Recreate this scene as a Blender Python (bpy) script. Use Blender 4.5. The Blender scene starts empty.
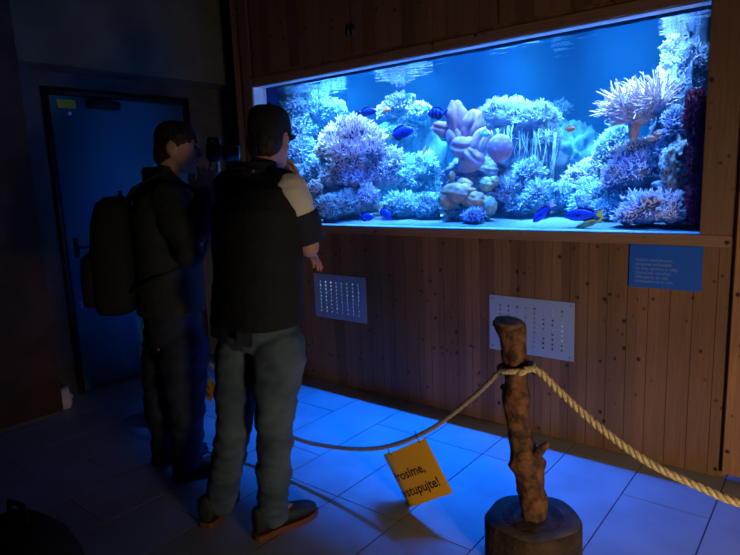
import bpy, bmesh, math, random
import numpy as np
from mathutils import Vector, Matrix, noise

random.seed(11)
SC = bpy.context.scene
COL = SC.collection
V = Vector
PI = math.pi

# ------------------------------------------------------------------ camera
CAM = V((0, 0, 1.45))
F_PX = 593.264
YAW, PIT, ROL = -0.680975, 0.16598, -0.040423
def _cam_axes():
    cy, sy = math.cos(YAW), math.sin(YAW)
    f = V((sy*math.cos(PIT), cy*math.cos(PIT), -math.sin(PIT)))
    r = V((cy, -sy, 0)); u = r.cross(f)
    r2 = r*math.cos(ROL) + u*math.sin(ROL)
    u2 = -r*math.sin(ROL) + u*math.cos(ROL)
    return r2, u2, f
CR, CU, CF = _cam_axes()
cd = bpy.data.cameras.new('camera'); co = bpy.data.objects.new('camera', cd); COL.objects.link(co)
cd.sensor_width = 36; cd.lens = F_PX*36/740; cd.clip_start = 0.02; cd.clip_end = 60
co.matrix_world = Matrix(((CR.x, CU.x, -CF.x, CAM.x), (CR.y, CU.y, -CF.y, CAM.y), (CR.z, CU.z, -CF.z, CAM.z), (0, 0, 0, 1)))
SC.camera = co

def ray(px, py): return CR*((px-370)/F_PX) - CU*((py-277.5)/F_PX) + CF
def at(px, py, d): return CAM + ray(px, py)*d                       # point of the place at a depth
def aty(px, py, y): r = ray(px, py); return CAM + r*(y/r.y)          # ... in the plane y
def mpp(p): return (p-CAM).dot(CF)/F_PX                              # metres that one pixel spans there

# ------------------------------------------------------------------ materials
def nodes_of(m):
    m.use_nodes = True
    return m.node_tree.nodes, m.node_tree.links
def P(name, col, rough=0.6, metal=0.0, spec=0.4, vary=0.0, scale=20, col2=None, bump=0.0, bscale=60, thr=(0.35, 0.65), detail=3):
    m = bpy.data.materials.new(name); n, l = nodes_of(m)
    b = n['Principled BSDF']
    b.inputs['Roughness'].default_value = rough; b.inputs['Metallic'].default_value = metal
    b.inputs['Specular IOR Level'].default_value = spec
    b.inputs['Base Color'].default_value = (*col, 1)
    if vary or col2 or bump:
        tc = n.new('ShaderNodeTexCoord')
    if vary or col2:
        t = n.new('ShaderNodeTexNoise'); t.inputs['Scale'].default_value = scale; t.inputs['Detail'].default_value = detail
        l.new(tc.outputs['Object'], t.inputs['Vector'])
        r = n.new('ShaderNodeValToRGB')
        r.color_ramp.elements[0].position, r.color_ramp.elements[1].position = thr
        c2 = col2 or tuple(c*(1-vary) for c in col)
        r.color_ramp.elements[0].color = (*c2, 1); r.color_ramp.elements[1].color = (*col, 1)
        l.new(t.outputs['Fac'], r.inputs['Fac']); l.new(r.outputs['Color'], b.inputs['Base Color'])
    if bump:
        t2 = n.new('ShaderNodeTexNoise'); t2.inputs['Scale'].default_value = bscale; t2.inputs['Detail'].default_value = 3
        l.new(tc.outputs['Object'], t2.inputs['Vector'])
        bp = n.new('ShaderNodeBump'); bp.inputs['Strength'].default_value = bump; bp.inputs['Distance'].default_value = 0.01
        l.new(t2.outputs['Fac'], bp.inputs['Height']); l.new(bp.outputs['Normal'], b.inputs['Normal'])
    return m

def wood_mat(name, base, dark, knot=(0.018, 0.006, 0.003), width=0.0955, horiz=False, knots=True):
    m = bpy.data.materials.new(name); n, l = nodes_of(m); b = n['Principled BSDF']
    b.inputs['Roughness'].default_value = 0.5; b.inputs['Specular IOR Level'].default_value = 0.3
    tc = n.new('ShaderNodeTexCoord')
    sep = n.new('ShaderNodeSeparateXYZ'); l.new(tc.outputs['Object'], sep.inputs[0])
    along, across = ('X', 'Z') if horiz else ('Z', 'X')
    def math_(op, a, c=None):
        k = n.new('ShaderNodeMath'); k.operation = op
        for i, q in enumerate((a, c)):
            if q is None: continue
            if isinstance(q, (int, float)): k.inputs[i].default_value = q
            else: l.new(q, k.inputs[i])
        return k.outputs[0]
    idx = math_('FLOOR', math_('DIVIDE', sep.outputs[across], width))
    wn = n.new('ShaderNodeTexWhiteNoise'); wn.noise_dimensions = '1D'; l.new(idx, wn.inputs['W'])
    shift = math_('MULTIPLY', wn.outputs['Value'], 7.0)
    cmb = n.new('ShaderNodeCombineXYZ')
    l.new(math_('MULTIPLY', sep.outputs[across], 28.0), cmb.inputs[0])
    l.new(math_('ADD', math_('MULTIPLY', sep.outputs[along], 1.3), shift), cmb.inputs[1])
    l.new(idx, cmb.inputs[2])
    g = n.new('ShaderNodeTexNoise'); g.inputs['Scale'].default_value = 3.0; g.inputs['Detail'].default_value = 5; g.inputs['Distortion'].default_value = 1.2
    l.new(cmb.outputs[0], g.inputs['Vector'])
    rp = n.new('ShaderNodeValToRGB'); rp.color_ramp.elements[0].position = .3; rp.color_ramp.elements[1].position = .75
    rp.color_ramp.elements[0].color = (*dark, 1); rp.color_ramp.elements[1].color = (*base, 1)
    l.new(g.outputs['Fac'], rp.inputs['Fac'])
    hs = n.new('ShaderNodeHueSaturation'); l.new(rp.outputs['Color'], hs.inputs['Color'])
    l.new(math_('ADD', math_('MULTIPLY', wn.outputs['Value'], 0.5), 0.75), hs.inputs['Value'])
    out = hs.outputs['Color']
    if knots:
        c2 = n.new('ShaderNodeCombineXYZ')
        l.new(math_('MULTIPLY', sep.outputs[across], 21.0), c2.inputs[0])
        l.new(math_('ADD', math_('MULTIPLY', sep.outputs[along], 19.0), math_('MULTIPLY', shift, 3.0)), c2.inputs[1])
        vo = n.new('ShaderNodeTexVoronoi'); vo.inputs['Scale'].default_value = 1.0; vo.inputs['Randomness'].default_value = 1.0
        l.new(c2.outputs[0], vo.inputs['Vector'])
        wn2 = n.new('ShaderNodeTexWhiteNoise'); wn2.noise_dimensions = '3D'; l.new(vo.outputs['Position'], wn2.inputs['Vector'])
        gate = math_('GREATER_THAN', wn2.outputs['Value'], 0.70)
        rad = math_('MULTIPLY', wn2.outputs['Value'], 0.23)
        mr = n.new('ShaderNodeMapRange'); mr.inputs['To Min'].default_value = 1; mr.inputs['To Max'].default_value = 0
        l.new(vo.outputs['Distance'], mr.inputs['Value']); l.new(math_('MULTIPLY', rad, .55), mr.inputs['From Min']); l.new(math_('ADD', rad, .07), mr.inputs['From Max'])
        k = math_('MULTIPLY', gate, mr.outputs[0])
        mx = n.new('ShaderNodeMixRGB'); mx.inputs[2].default_value = (*knot, 1)
        l.new(k, mx.inputs[0]); l.new(out, mx.inputs[1]); out = mx.outputs[0]
    l.new(out, b.inputs['Base Color'])
    return m

M = {}
M['pine'] = wood_mat('pine_boards', (0.19, 0.104, 0.046), (0.138, 0.071, 0.031))
M['pine_h'] = wood_mat('pine_rail', (0.25, 0.14, 0.085), (0.17, 0.095, 0.055), horiz=True, width=.3)
M['pine_wide'] = wood_mat('pine_door', (0.36, 0.18, 0.075), (0.25, 0.115, 0.045), width=.24)
M['pine_trim'] = wood_mat('pine_trim', (0.26, 0.15, 0.085), (0.18, 0.10, 0.055), width=.3)
M['tile'] = P('floor_tile', (0.36, 0.38, 0.40), .38, vary=.18, scale=5, spec=.45, bump=.05, bscale=30)
M['grout'] = P('grout', (0.08, 0.08, 0.085), .9)
M['wall_grey'] = P('grey_plaster', (0.15, 0.145, 0.09), .9, vary=.3, scale=4)
M['wall_brown'] = P('brown_plaster', (0.10, 0.055, 0.034), .85, vary=.35, scale=5, bump=.2, bscale=25)
M['wall_dark'] = P('dark_plaster', (0.10, 0.10, 0.10), .9, vary=.3, scale=6)
M['ceiling'] = P('dark_ceiling', (0.12, 0.12, 0.13), .9)
M['door_blue'] = P('blue_door_paint', (0.08, 0.52, 0.80), .55, vary=.15, scale=3)
M['steel_dark'] = P('dark_steel', (0.06, 0.06, 0.065), .5, .6)
M['black'] = P('black', (0.012, 0.012, 0.013), .6)
M['rubber'] = P('black_plastic', (0.02, 0.02, 0.022), .45)
M['yellow'] = P('yellow_plastic', (0.90, 0.47, 0.01), .5)
M['yellow_dull'] = P('yellow_sticker', (0.55, 0.5, 0.05), .7)
M['white'] = P('white_paint', (0.75, 0.76, 0.78), .5)
M['reveal'] = P('window_reveal', (0.72, 0.72, 0.74), .5)
M['plate'] = P('perforated_metal', (0.33, 0.42, 0.52), .45, .3)
M['screw'] = P('screw', (0.4, 0.4, 0.42), .35, .8)
M['sign_blue'] = P('sign_blue', (0.015, 0.10, 0.50), .4)
M['sign_text'] = P('sign_text', (0.17, 0.29, 0.52), .5)
M['ink'] = P('black_ink', (0.015, 0.014, 0.012), .5)
M['bark'] = P('bark', (0.17, 0.068, 0.026), .8, col2=(0.035, 0.016, 0.009), scale=26, bump=1.0, bscale=45, thr=(.38, .62))
M['bark_dark'] = P('dark_bark', (0.06, 0.032, 0.018), .9, col2=(0.02, 0.012, 0.008), scale=16, bump=1.0, bscale=40)
M['cut'] = P('cut_wood', (0.30, 0.19, 0.11), .8, col2=(0.13, 0.08, 0.05), scale=30)
M['stump_top'] = P('stump_top', (0.075, 0.062, 0.052), .85, col2=(0.035, 0.029, 0.025), scale=12, bump=.3)
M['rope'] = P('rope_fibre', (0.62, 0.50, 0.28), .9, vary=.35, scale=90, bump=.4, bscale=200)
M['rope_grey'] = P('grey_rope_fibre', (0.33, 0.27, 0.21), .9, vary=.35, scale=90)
M['skin'] = P('skin', (0.55, 0.32, 0.24), .55, vary=.08, scale=20)
M['hair'] = P('dark_hair', (0.02, 0.016, 0.014), .6, bump=.4, bscale=90)
M['cap'] = P('cap_cloth', (0.014, 0.015, 0.022), .85)
M['vest'] = P('vest_cloth', (0.016, 0.017, 0.021), .85, bump=.2, bscale=40)
M['navy'] = P('navy_cloth', (0.02, 0.025, 0.05), .85)
M['pale'] = P('pale_panel', (0.85, 0.83, 0.80), .8)
M['jacket'] = P('jacket_cloth', (0.026, 0.034, 0.033), .8, bump=.2, bscale=40)
M['jeans'] = P('faded_jeans', (0.105, 0.16, 0.23), .85, col2=(0.05, 0.085, 0.14), scale=7, bump=.15, bscale=120)
M['jeans_dark'] = P('dark_jeans', (0.03, 0.045, 0.10), .85, vary=.3, scale=8)
M['shoe'] = P('dark_shoe', (0.022, 0.032, 0.04), .6)
M['sole'] = P('orange_sole', (0.16, 0.055, 0.025), .6)
M['sole_dark'] = P('dark_sole', (0.05, 0.05, 0.05), .6)
M['pack'] = P('backpack_cloth', (0.016, 0.018, 0.018), .8, bump=.15, bscale=60)
M['metal'] = P('bright_metal', (0.7, 0.66, 0.55), .3, .9)
M['lens'] = P('lens_glass', (0.01, 0.01, 0.02), .08, spec=.8)
M['red_notice'] = P('red_notice', (0.30, 0.05, 0.05), .6, vary=.3, scale=15)
# in the tank
M['backing'] = P('tank_backing', (0.002, 0.21, 0.48), .9)
M['side'] = P('tank_side', (0.004, 0.02, 0.12), .9)
M['sand'] = P('coral_sand', (0.19, 0.30, 0.32), .9, vary=.35, scale=60, bump=.5, bscale=120)
def coral_mat(name, c, c2, scale=25, rough=.7): return P(name, c, rough, col2=c2, scale=scale, spec=.2)
M['rock'] = coral_mat('reef_rock', (0.16, 0.22, 0.34), (0.05, 0.07, 0.18), 12)
M['rock_teal'] = coral_mat('teal_rock', (0.10, 0.28, 0.33), (0.03, 0.10, 0.18), 12)
M['lilac'] = coral_mat('lilac_coral', (0.90, 0.76, 0.82), (0.66, 0.54, 0.72))
M['lilac2'] = coral_mat('pale_lilac', (0.92, 0.82, 0.84), (0.66, 0.62, 0.76))
M['white_c'] = coral_mat('whitish_coral', (0.92, 0.85, 0.85), (0.70, 0.64, 0.74))
M['pinkish'] = coral_mat('pinkish_coral', (0.84, 0.64, 0.64), (0.62, 0.44, 0.52))
M['cyan'] = coral_mat('cyan_coral', (0.46, 0.72, 0.74), (0.18, 0.40, 0.58))
M['cyan2'] = coral_mat('pale_cyan', (0.58, 0.74, 0.76), (0.30, 0.46, 0.60))
M['bluec'] = coral_mat('blue_coral', (0.36, 0.56, 0.80), (0.12, 0.22, 0.48))
M['blue_l'] = coral_mat('blue_lilac', (0.66, 0.66, 0.84), (0.34, 0.40, 0.66))
M['leather'] = coral_mat('leather_coral', (0.50, 0.37, 0.44), (0.28, 0.20, 0.30), 14)
M['disc'] = coral_mat('mauve_disc', (0.50, 0.36, 0.44), (0.34, 0.25, 0.36), 30)
M['maroon'] = coral_mat('maroon_coral', (0.45, 0.02, 0.06), (0.13, 0.006, 0.03), 18)
M['tan'] = coral_mat('tan_sponge', (0.52, 0.38, 0.16), (0.20, 0.15, 0.12), 14)
M['green_s'] = coral_mat('green_sponge', (0.36, 0.40, 0.20), (0.20, 0.28, 0.24), 14)
M['orange_s'] = coral_mat('orange_sponge', (0.80, 0.42, 0.24), (0.55, 0.28, 0.2), 14)
M['speckle'] = coral_mat('speckled_rock', (0.60, 0.60, 0.48), (0.10, 0.10, 0.14), 45)
M['tang'] = P('tang_blue', (0.02, 0.06, 0.62), .35, vary=.4, scale=18)
M['tang_dark'] = P('tang_dark', (0.012, 0.02, 0.16), .4)
M['fish_yellow'] = P('fish_yellow', (0.95, 0.72, 0.05), .4)
M['fish_orange'] = P('fish_orange', (0.95, 0.30, 0.08), .4)
M['fish_green'] = P('fish_green', (0.35, 0.80, 0.62), .4)
M['fish_white'] = P('fish_white', (0.80, 0.80, 0.80), .4)
M['eye'] = P('fish_eye', (0.01, 0.01, 0.012), .2)
def striped(name, c1, c2, scale):
    m = bpy.data.materials.new(name); n, l = nodes_of(m); b = n['Principled BSDF']; b.inputs['Roughness'].default_value = .4
    tc = n.new('ShaderNodeTexCoord'); w = n.new('ShaderNodeTexWave'); w.wave_type = 'BANDS'; w.bands_direction = 'X'
    w.inputs['Scale'].default_value = scale; w.inputs['Distortion'].default_value = .6
    l.new(tc.outputs['Object'], w.inputs['Vector'])
    r = n.new('ShaderNodeValToRGB'); r.color_ramp.elements[0].position = .45; r.color_ramp.elements[1].position = .55
    r.color_ramp.elements[0].color = (*c1, 1); r.color_ramp.elements[1].color = (*c2, 1)
    l.new(w.outputs['Fac'], r.inputs['Fac']); l.new(r.outputs['Color'], b.inputs['Base Color'])
    return m
M['damsel'] = striped('striped_damsel', (0.012, 0.018, 0.10), (0.05, 0.10, 0.34), 12)
# glass, water
def glass_mat():
    m = bpy.data.materials.new('clear_glass'); n, l = nodes_of(m); n.remove(n['Principled BSDF'])
    t = n.new('ShaderNodeBsdfTransparent'); t.inputs['Color'].default_value = (.94, .97, .985, 1)
    l.new(t.outputs[0], n['Material Output'].inputs['Surface']); return m
M['glass'] = glass_mat()
def water_mat():
    m = bpy.data.materials.new('tank_water'); n, l = nodes_of(m); n.remove(n['Principled BSDF'])
    a = n.new('ShaderNodeVolumeAbsorption'); a.inputs['Color'].default_value = (.42, .80, .97, 1); a.inputs['Density'].default_value = WATER_ABS
    s = n.new('ShaderNodeVolumeScatter'); s.inputs['Color'].default_value = (.06, .50, 1, 1); s.inputs['Density'].default_value = WATER_SCAT; s.inputs['Anisotropy'].default_value = .1
    ad = n.new('ShaderNodeAddShader'); l.new(a.outputs[0], ad.inputs[0]); l.new(s.outputs[0], ad.inputs[1])
    l.new((ad if WATER_SCAT > 0 else a).outputs[0], n['Material Output'].inputs['Volume']); return m
WATER_ABS, WATER_SCAT = 0.55, 0.16
M['water'] = water_mat()
def surface_mat():
    m = bpy.data.materials.new('water_surface'); n, l = nodes_of(m); n.remove(n['Principled BSDF'])
    t = n.new('ShaderNodeBsdfTransparent'); t.inputs['Color'].default_value = (.9, .97, 1, 1)
    g = n.new('ShaderNodeBsdfGlossy'); g.inputs['Roughness'].default_value = .03; g.inputs['Color'].default_value = (.9, .97, 1, 1)
    tc = n.new('ShaderNodeTexCoord'); mp = n.new('ShaderNodeMapping'); mp.inputs['Scale'].default_value = (5, 16, 1)
    l.new(tc.outputs['Object'], mp.inputs['Vector'])
    t2 = n.new('ShaderNodeTexNoise'); t2.inputs['Scale'].default_value = 1.6; t2.inputs['Detail'].default_value = 2
    l.new(mp.outputs[0], t2.inputs['Vector'])
    bp = n.new('ShaderNodeBump'); bp.inputs['Strength'].default_value = .35; bp.inputs['Distance'].default_value = .012
    l.new(t2.outputs['Fac'], bp.inputs['Height']); l.new(bp.outputs['Normal'], g.inputs['Normal'])
    x = n.new('ShaderNodeMixShader'); x.inputs[0].default_value = .78
    l.new(t.outputs[0], x.inputs[1]); l.new(g.outputs[0], x.inputs[2]); l.new(x.outputs[0], n['Material Output'].inputs['Surface']); return m
M['surface'] = surface_mat()

# ------------------------------------------------------------------ mesh builder
class MB:
    def __init__(s): s.v = []; s.f = []; s.mi = []; s.cur = 0
    def add(s, vs, fs):
        o = len(s.v); s.v.extend(V(q) for q in vs); s.f.extend(tuple(i+o for i in f) for f in fs); s.mi.extend([s.cur]*len(fs))
    def box(s, x0, x1, y0, y1, z0, z1, c=0.0):
        if c <= 0:
            vs = [(x0,y0,z0),(x1,y0,z0),(x1,y1,z0),(x0,y1,z0),(x0,y0,z1),(x1,y0,z1),(x1,y1,z1),(x0,y1,z1)]
            s.add(vs, [(0,3,2,1),(4,5,6,7),(0,1,5,4),(1,2,6,5),(2,3,7,6),(3,0,4,7)]); return
        s.obox(V(((x0+x1)/2,(y0+y1)/2,(z0+z1)/2)), V((1,0,0)), V((0,1,0)), V((0,0,1)), (x1-x0)/2, (y1-y0)/2, (z1-z0)/2, c)
    def obox(s, c, X, Y, Z, a, b, h, ch=0.0):
        bm = bmesh.new(); bmesh.ops.create_cube(bm, size=2)
        for q in bm.verts: q.co = V((q.co.x*a, q.co.y*b, q.co.z*h))
        if ch > 0: bmesh.ops.bevel(bm, geom=bm.edges[:], offset=ch, segments=2, affect='EDGES')
        bm.verts.index_update()
        s.add([c + X*q.co.x + Y*q.co.y + Z*q.co.z for q in bm.verts], [tuple(w.index for w in f.verts) for f in bm.faces]); bm.free()
    def loft(s, rings, cap=True, closed=False):
        n = len(rings[0]); vs = [p for r in rings for p in r]; fs = []
        for i in range(len(rings)-1):
            for j in range(n):
                k = (j+1) % n; fs.append((i*n+j, i*n+k, (i+1)*n+k, (i+1)*n+j))
        if cap:
            fs.append(tuple(reversed(range(n)))); m = (len(rings)-1)*n; fs.append(tuple(range(m, m+n)))
        s.add(vs, fs)
    def tube(s, pts, rad, seg=10, flat=1.0, up=None, cap=True, tip=False):
        pts = [V(p) for p in pts]; rad = rad if isinstance(rad, (list, tuple)) else [rad]*len(pts)
        n = len(pts); t0 = (pts[1]-pts[0]).normalized()
        u = up or (V((0,0,1)) if abs(t0.z) < .9 else V((1,0,0)))
        rings = []
        for i in range(n):
            t = (pts[min(i+1, n-1)] - pts[max(i-1, 0)]).normalized()
            u = (u - t*u.dot(t)); u = u.normalized() if u.length > 1e-6 else t.orthogonal().normalized()
            w = t.cross(u)
            rings.append([pts[i] + (u*math.cos(a)*flat + w*math.sin(a))*rad[i] for a in (2*PI*j/seg for j in range(seg))])
        s.loft(rings, cap)
    def limb(s, pts, rad, seg=16):
        s.tube(pts, rad, seg)
        for p, r in zip(pts, rad): s.ball(p, (r, r, r), 2)
    def ball(s, c, r, sub=3, X=None, Y=None, Z=None, fn=None):
        vs, fs = ICO(sub); c = V(c)
        X, Y, Z = X or V((1,0,0)), Y or V((0,1,0)), Z or V((0,0,1))
        out = []
        for d in vs:
            k = 1 + (fn(d) if fn else 0)
            out.append(c + X*(d.x*r[0]*k) + Y*(d.y*r[1]*k) + Z*(d.z*r[2]*k))
        s.add(out, fs); return out
    def build(s, name, mat, parent=None, smooth=True, org=None):
        me = bpy.data.meshes.new(name)
        o0 = V(org) if org else (parent_org(parent) if parent else V((0,0,0)))
        me.from_pydata([tuple(q-o0) for q in s.v], [], s.f)
        for m in (mat if isinstance(mat, (list, tuple)) else [mat]): me.materials.append(m)
        if any(s.mi): me.polygons.foreach_set('material_index', s.mi)
        if smooth: me.polygons.foreach_set('use_smooth', [True]*len(me.polygons))
        me.update()
        ob = bpy.data.objects.new(name, me); COL.objects.link(ob)
        if parent: ob.parent = parent; ob.location = (0, 0, 0)
        else: ob.location = o0
        return ob
def parent_org(p):
    q = V((0, 0, 0))
    while p is not None: q = q + V(p.location); p = p.parent
    return q
_ICO = {}
def ICO(sub):
    if sub not in _ICO:
        bm = bmesh.new(); bmesh.ops.create_icosphere(bm, subdivisions=sub, radius=1); bm.verts.index_update()
        _ICO[sub] = ([v.co.copy() for v in bm.verts], [tuple(w.index for w in f.verts) for f in bm.faces]); bm.free()
    return _ICO[sub]
def tag(o, label=None, cat=None, group=None, kind=None):
    if label: o['label'] = label
    if cat: o['category'] = cat
    if group: o['group'] = group
    if kind: o['kind'] = kind
    return o
def empty(name, loc, label, cat, group=None):
    o = bpy.data.objects.new(name, None); COL.objects.link(o); o.location = V(loc); o.empty_display_size = .05
    return tag(o, label, cat, group)
def struct(o): o['kind'] = 'structure'; return o
def nz(p, s, seed=0.0): return noise.noise(V((p[0]*s+seed, p[1]*s-seed*1.7, p[2]*s+seed*.6)))
def fuse(mb, voxel, name, mat, parent, smooth=4, wrinkle=0.0, wscale=(12, 12, 22), seed=0.0):
    """join overlapping solids of one body or garment to one continuous skin"""
    me = bpy.data.meshes.new('t'); me.from_pydata([tuple(q) for q in mb.v], [], mb.f); me.update()
    ob = bpy.data.objects.new('t', me); COL.objects.link(ob)
    r = ob.modifiers.new('r', 'REMESH'); r.mode = 'VOXEL'; r.voxel_size = voxel; r.adaptivity = 0
    if smooth:
        k = ob.modifiers.new('s', 'SMOOTH'); k.factor = .5; k.iterations = smooth
    bpy.context.view_layer.update()
    dg = bpy.context.evaluated_depsgraph_get()
    out = bpy.data.meshes.new_from_object(ob.evaluated_get(dg)); out.name = name
    bpy.data.objects.remove(ob); bpy.data.meshes.remove(me)
    o0 = parent_org(parent)
    nrm = [v.normal.copy() for v in out.vertices]
    for v, n_ in zip(out.vertices, nrm):
        p = v.co.copy()
        if wrinkle:
            q = V((p.x*wscale[0]+seed, p.y*wscale[1], p.z*wscale[2]))
            p += n_*(wrinkle*(noise.noise(q) + .5*noise.noise(q*2.1)))
        v.co = p - o0
    out.materials.clear(); out.materials.append(mat)
    out.polygons.foreach_set('use_smooth', [True]*len(out.polygons)); out.update()
    o2 = bpy.data.objects.new(name, out); COL.objects.link(o2); o2.parent = parent
    return o2
def ring(c, R, F, a, b, n=24, e=2.3):
    out = []
    for j in range(n):
        t = 2*PI*j/n; cs, sn = math.cos(t), math.sin(t)
        x = math.copysign(abs(cs)**(2/e), cs)*a; y = math.copysign(abs(sn)**(2/e), sn)*b
        out.append(V(c) + R*x + F*y)
    return out
def text_mesh(body, size, align='LEFT', spacing=1.0, bold=0.0):
    cu = bpy.data.curves.new('t', 'FONT'); cu.body = body; cu.size = size; cu.align_x = align; cu.space_line = spacing; cu.resolution_u = 3; cu.offset = bold
    ob = bpy.data.objects.new('t', cu); COL.objects.link(ob); bpy.context.view_layer.update()
    me = bpy.data.meshes.new_from_object(ob.evaluated_get(bpy.context.evaluated_depsgraph_get()))
    vs = [v.co.copy() for v in me.vertices]; fs = [tuple(p.vertices) for p in me.polygons]
    bpy.data.objects.remove(ob); bpy.data.curves.remove(cu); bpy.data.meshes.remove(me)
    return vs, fs

# ------------------------------------------------------------------ room shell
m = MB()
m.cur = 1; m.box(-4.7, 1.6, -1.6, 5.2, -.12, -.004); m.cur = 0
PH = {3: 1.11, 1: 1.365, 0: 1.11}
k = 0; x1 = -0.355 + .35*5
ci = -5
while x1 > -4.6:
    x0 = x1 - .35
    ph = PH.get(ci, 1.11 if ci % 2 == 0 else 1.365)
    y = ph - .75*4
    while y < 5.0:
        m.box(x0+.003, x1-.003, max(y+.003, -1.55), y+.747, -.02, random.uniform(0, .0008))if y+.747 > -1.5 else None
        y += .75
    x1 = x0; ci += 1
struct(m.build('floor', [M['tile'], M['grout']], smooth=False))

WX = -3.973; DX = -4.224
m = MB(); m.box(-4.7, WX, -1.6, 1.615, 0, 3.2)
struct(m.build('wall_left', M['wall_brown'], smooth=False))
m = MB(); m.box(-4.7, WX, 1.615, 3.45, 2.235, 3.2)
struct(m.build('wall_lintel', M['wall_grey'], smooth=False))
m = MB()
m.box(-4.7, DX, 1.615, 1.83, 0, 2.235); m.box(-4.7, DX, 2.975, 3.45, 0, 2.235); m.box(-4.7, DX, 1.83, 2.975, 2.14, 2.235)
m.box(-4.7, -4.6, 1.83, 2.975, 0, 2.14)
struct(m.build('wall_recess', M['wall_dark'], smooth=False))
m = MB(); m.box(-4.7, -3.60, 3.45, 3.55, 0, 3.2)
struct(m.build('wall_corner', M['wall_dark'], smooth=False))
m = MB(); m.box(-4.7, 1.6, -1.6, 5.2, 3.2, 3.3)
struct(m.build('ceiling', M['ceiling'], smooth=False))
m = MB(); m.box(1.5, 1.6, -1.6, 5.2, 0, 3.2)
struct(m.build('wall_right', M['wall_dark'], smooth=False))
m = MB(); m.box(-4.7, 1.6, -1.7, -1.6, 0, 3.2)
struct(m.build('wall_rear', M['wall_dark'], smooth=False))
m = MB(); m.box(-4.7, 1.6, 5.1, 5.2, 0, 3.2)
struct(m.build('wall_far', M['wall_dark'], smooth=False))
# broken white plaster at the foot of the recess
m = MB(); m.ball((-4.06, 1.66, .05), (.07, .05, .09), 3, fn=lambda d: .35*nz(d, 2.5, 3))
struct(m.build('trim_2', M['white']))
# the grey line of render along the foot of the pillar
m = MB(); m.box(WX, WX+.012, -.5, 1.612, 0, .02)
struct(m.build('baseboard_left', M['wall_grey'], smooth=False))

# blue door in the recess
d = struct(bpy.data.objects.new('door_1', None)); COL.objects.link(d); d.location = (DX, 2.4, 0)
m = MB(); m.box(DX-.05, DX-.005, 1.885, 2.92, .012, 2.085, .004); m.build('door_leaf', M['door_blue'], d)
m = MB(); m.box(DX-.06, DX+.012, 1.835, 1.88, 0, 2.135, .003); m.box(DX-.06, DX+.012, 2.925, 2.97, 0, 2.135, .003); m.box(DX-.06, DX+.012, 1.88, 2.925, 2.09, 2.135, .003)
m.build('door_frame', M['steel_dark'], d)
m = MB(); m.box(DX-.006, DX+.055, 2.13, 2.36, 2.01, 2.065, .006)
cl = m.build('door_closer', M['rubber'], d)
m = MB(); m.tube([(DX+.03, 2.18, 2.07), (DX+.16, 2.40, 2.088), (DX+.19, 2.45, 2.09)], .008, 8); m.tube([(DX+.19, 2.45, 2.09), (DX+.03, 2.62, 2.10)], .007, 8); m.build('closer_arm', M['rubber'], cl)
m = MB(); m.box(DX-.006, DX-.003, 1.935, 2.06, 2.005, 2.06); tag(m.build('sticker', M['yellow_dull'], d, False), 'yellow sticker')
m = MB(); m.tube([(DX-.006, 2.01, 1.97), (DX-.002, 2.01, 1.97)], .014, 12); tag(m.build('badge', M['white'], d), 'round white badge')
m = MB(); m.box(DX-.006, DX+.004, 1.93, 1.96, .98, 1.12, .002); h = m.build('lock_plate', M['steel_dark'], d)
m = MB(); m.tube([(DX, 1.945, 1.05), (DX+.05, 1.945, 1.05), (DX+.055, 1.96, 1.05), (DX+.055, 2.06, 1.05)], .009, 8); m.build('door_handle', M['steel_dark'], h)

# ------------------------------------------------------------------ the pine wall round the tank window
WY = 3.0
GX0, GX1, GZ0, GZ1 = -3.458, -0.513, 1.140, 2.137      # the opening
m = MB()
PW = .0955
x = GX0 - .03
xs = []
while x < -0.39: xs.append((x, min(x+PW, -0.386))); x += PW
VENTS = [(-2.943, -2.468, .485, .798), (-1.558, -1.070, .453, .770)]
for a, b in xs:
    cut = None
    for (v0, v1, z0, z1) in VENTS:
        if a > v0+.02 and b < v1-.02: cut = (z0+.03, z1-.03)
    spans = [(.004, 1.09)] if not cut else [(.004, cut[0]), (cut[1], 1.09)]
    for z0, z1 in spans: m.box(a+.0008, b-.0008, WY, WY+.02, z0, z1, .0014)
    m.box(a+.0008, b-.0008, WY, WY+.02, 2.19, 3.19, .0022)
struct(m.build('wall_back', M['pine'], smooth=False))
m = MB(); m.box(-3.56, -3.46, WY-.012, WY+.03, .003, 3.19, .003); m.box(-3.69, -3.66, WY+.03, WY+.45, .003, 3.19); m.box(-3.66, -3.56, WY+.005, WY+.03, .003, 3.19)
struct(m.build('trim_left', M['pine_trim'], smooth=False))
m = MB(); m.box(GX1, -.388, WY-.012, WY+.028, 1.142, 3.19, .003)
struct(m.build('trim_right', M['pine_trim'], smooth=False))
m = MB(); m.box(-3.46, -.388, WY-.010, WY+.03, 1.088, 1.140, .003)
struct(m.build('trim_lower', M['pine_h'], smooth=False))
m = MB(); m.box(-3.46, GX1, WY-.010, WY+.03, 2.137, 2.192, .003)
struct(m.build('trim_upper', M['pine_h'], smooth=False))
# hatches above the window
for i, (a, b) in enumerate(((-3.43, -2.50), (-2.49, -1.50), (-1.49, -.54))):
    e = empty('wall_hatch', (a, WY-.014, 2.21), ['pine hatch door above the left end of the tank window', 'pine hatch door above the middle of the tank window', 'pine hatch door above the right end of the tank window'][i], 'hatch', 'hatches above the tank')
    mm = MB(); x = a
    nn = 10
    for q in range(nn): mm.box(a+(b-a)*q/nn+.0006, a+(b-a)*(q+1)/nn-.0006, WY-.016, WY-.001, 2.215, 3.02, .002)
    mm.build('hatch_panel', M['pine'], e, False)
    for z in (2.36, 2.86):
        mm = MB(); xh = b-.012 if i == 0 else a+.012
        mm.tube([(xh, WY-.02, z-.035), (xh, WY-.02, z+.035)], .006, 8); mm.box(xh-.02, xh+.02, WY-.0185, WY-.016, z-.03, z+.03)
        mm.build('hinge', M['steel_dark'], e)
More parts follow.
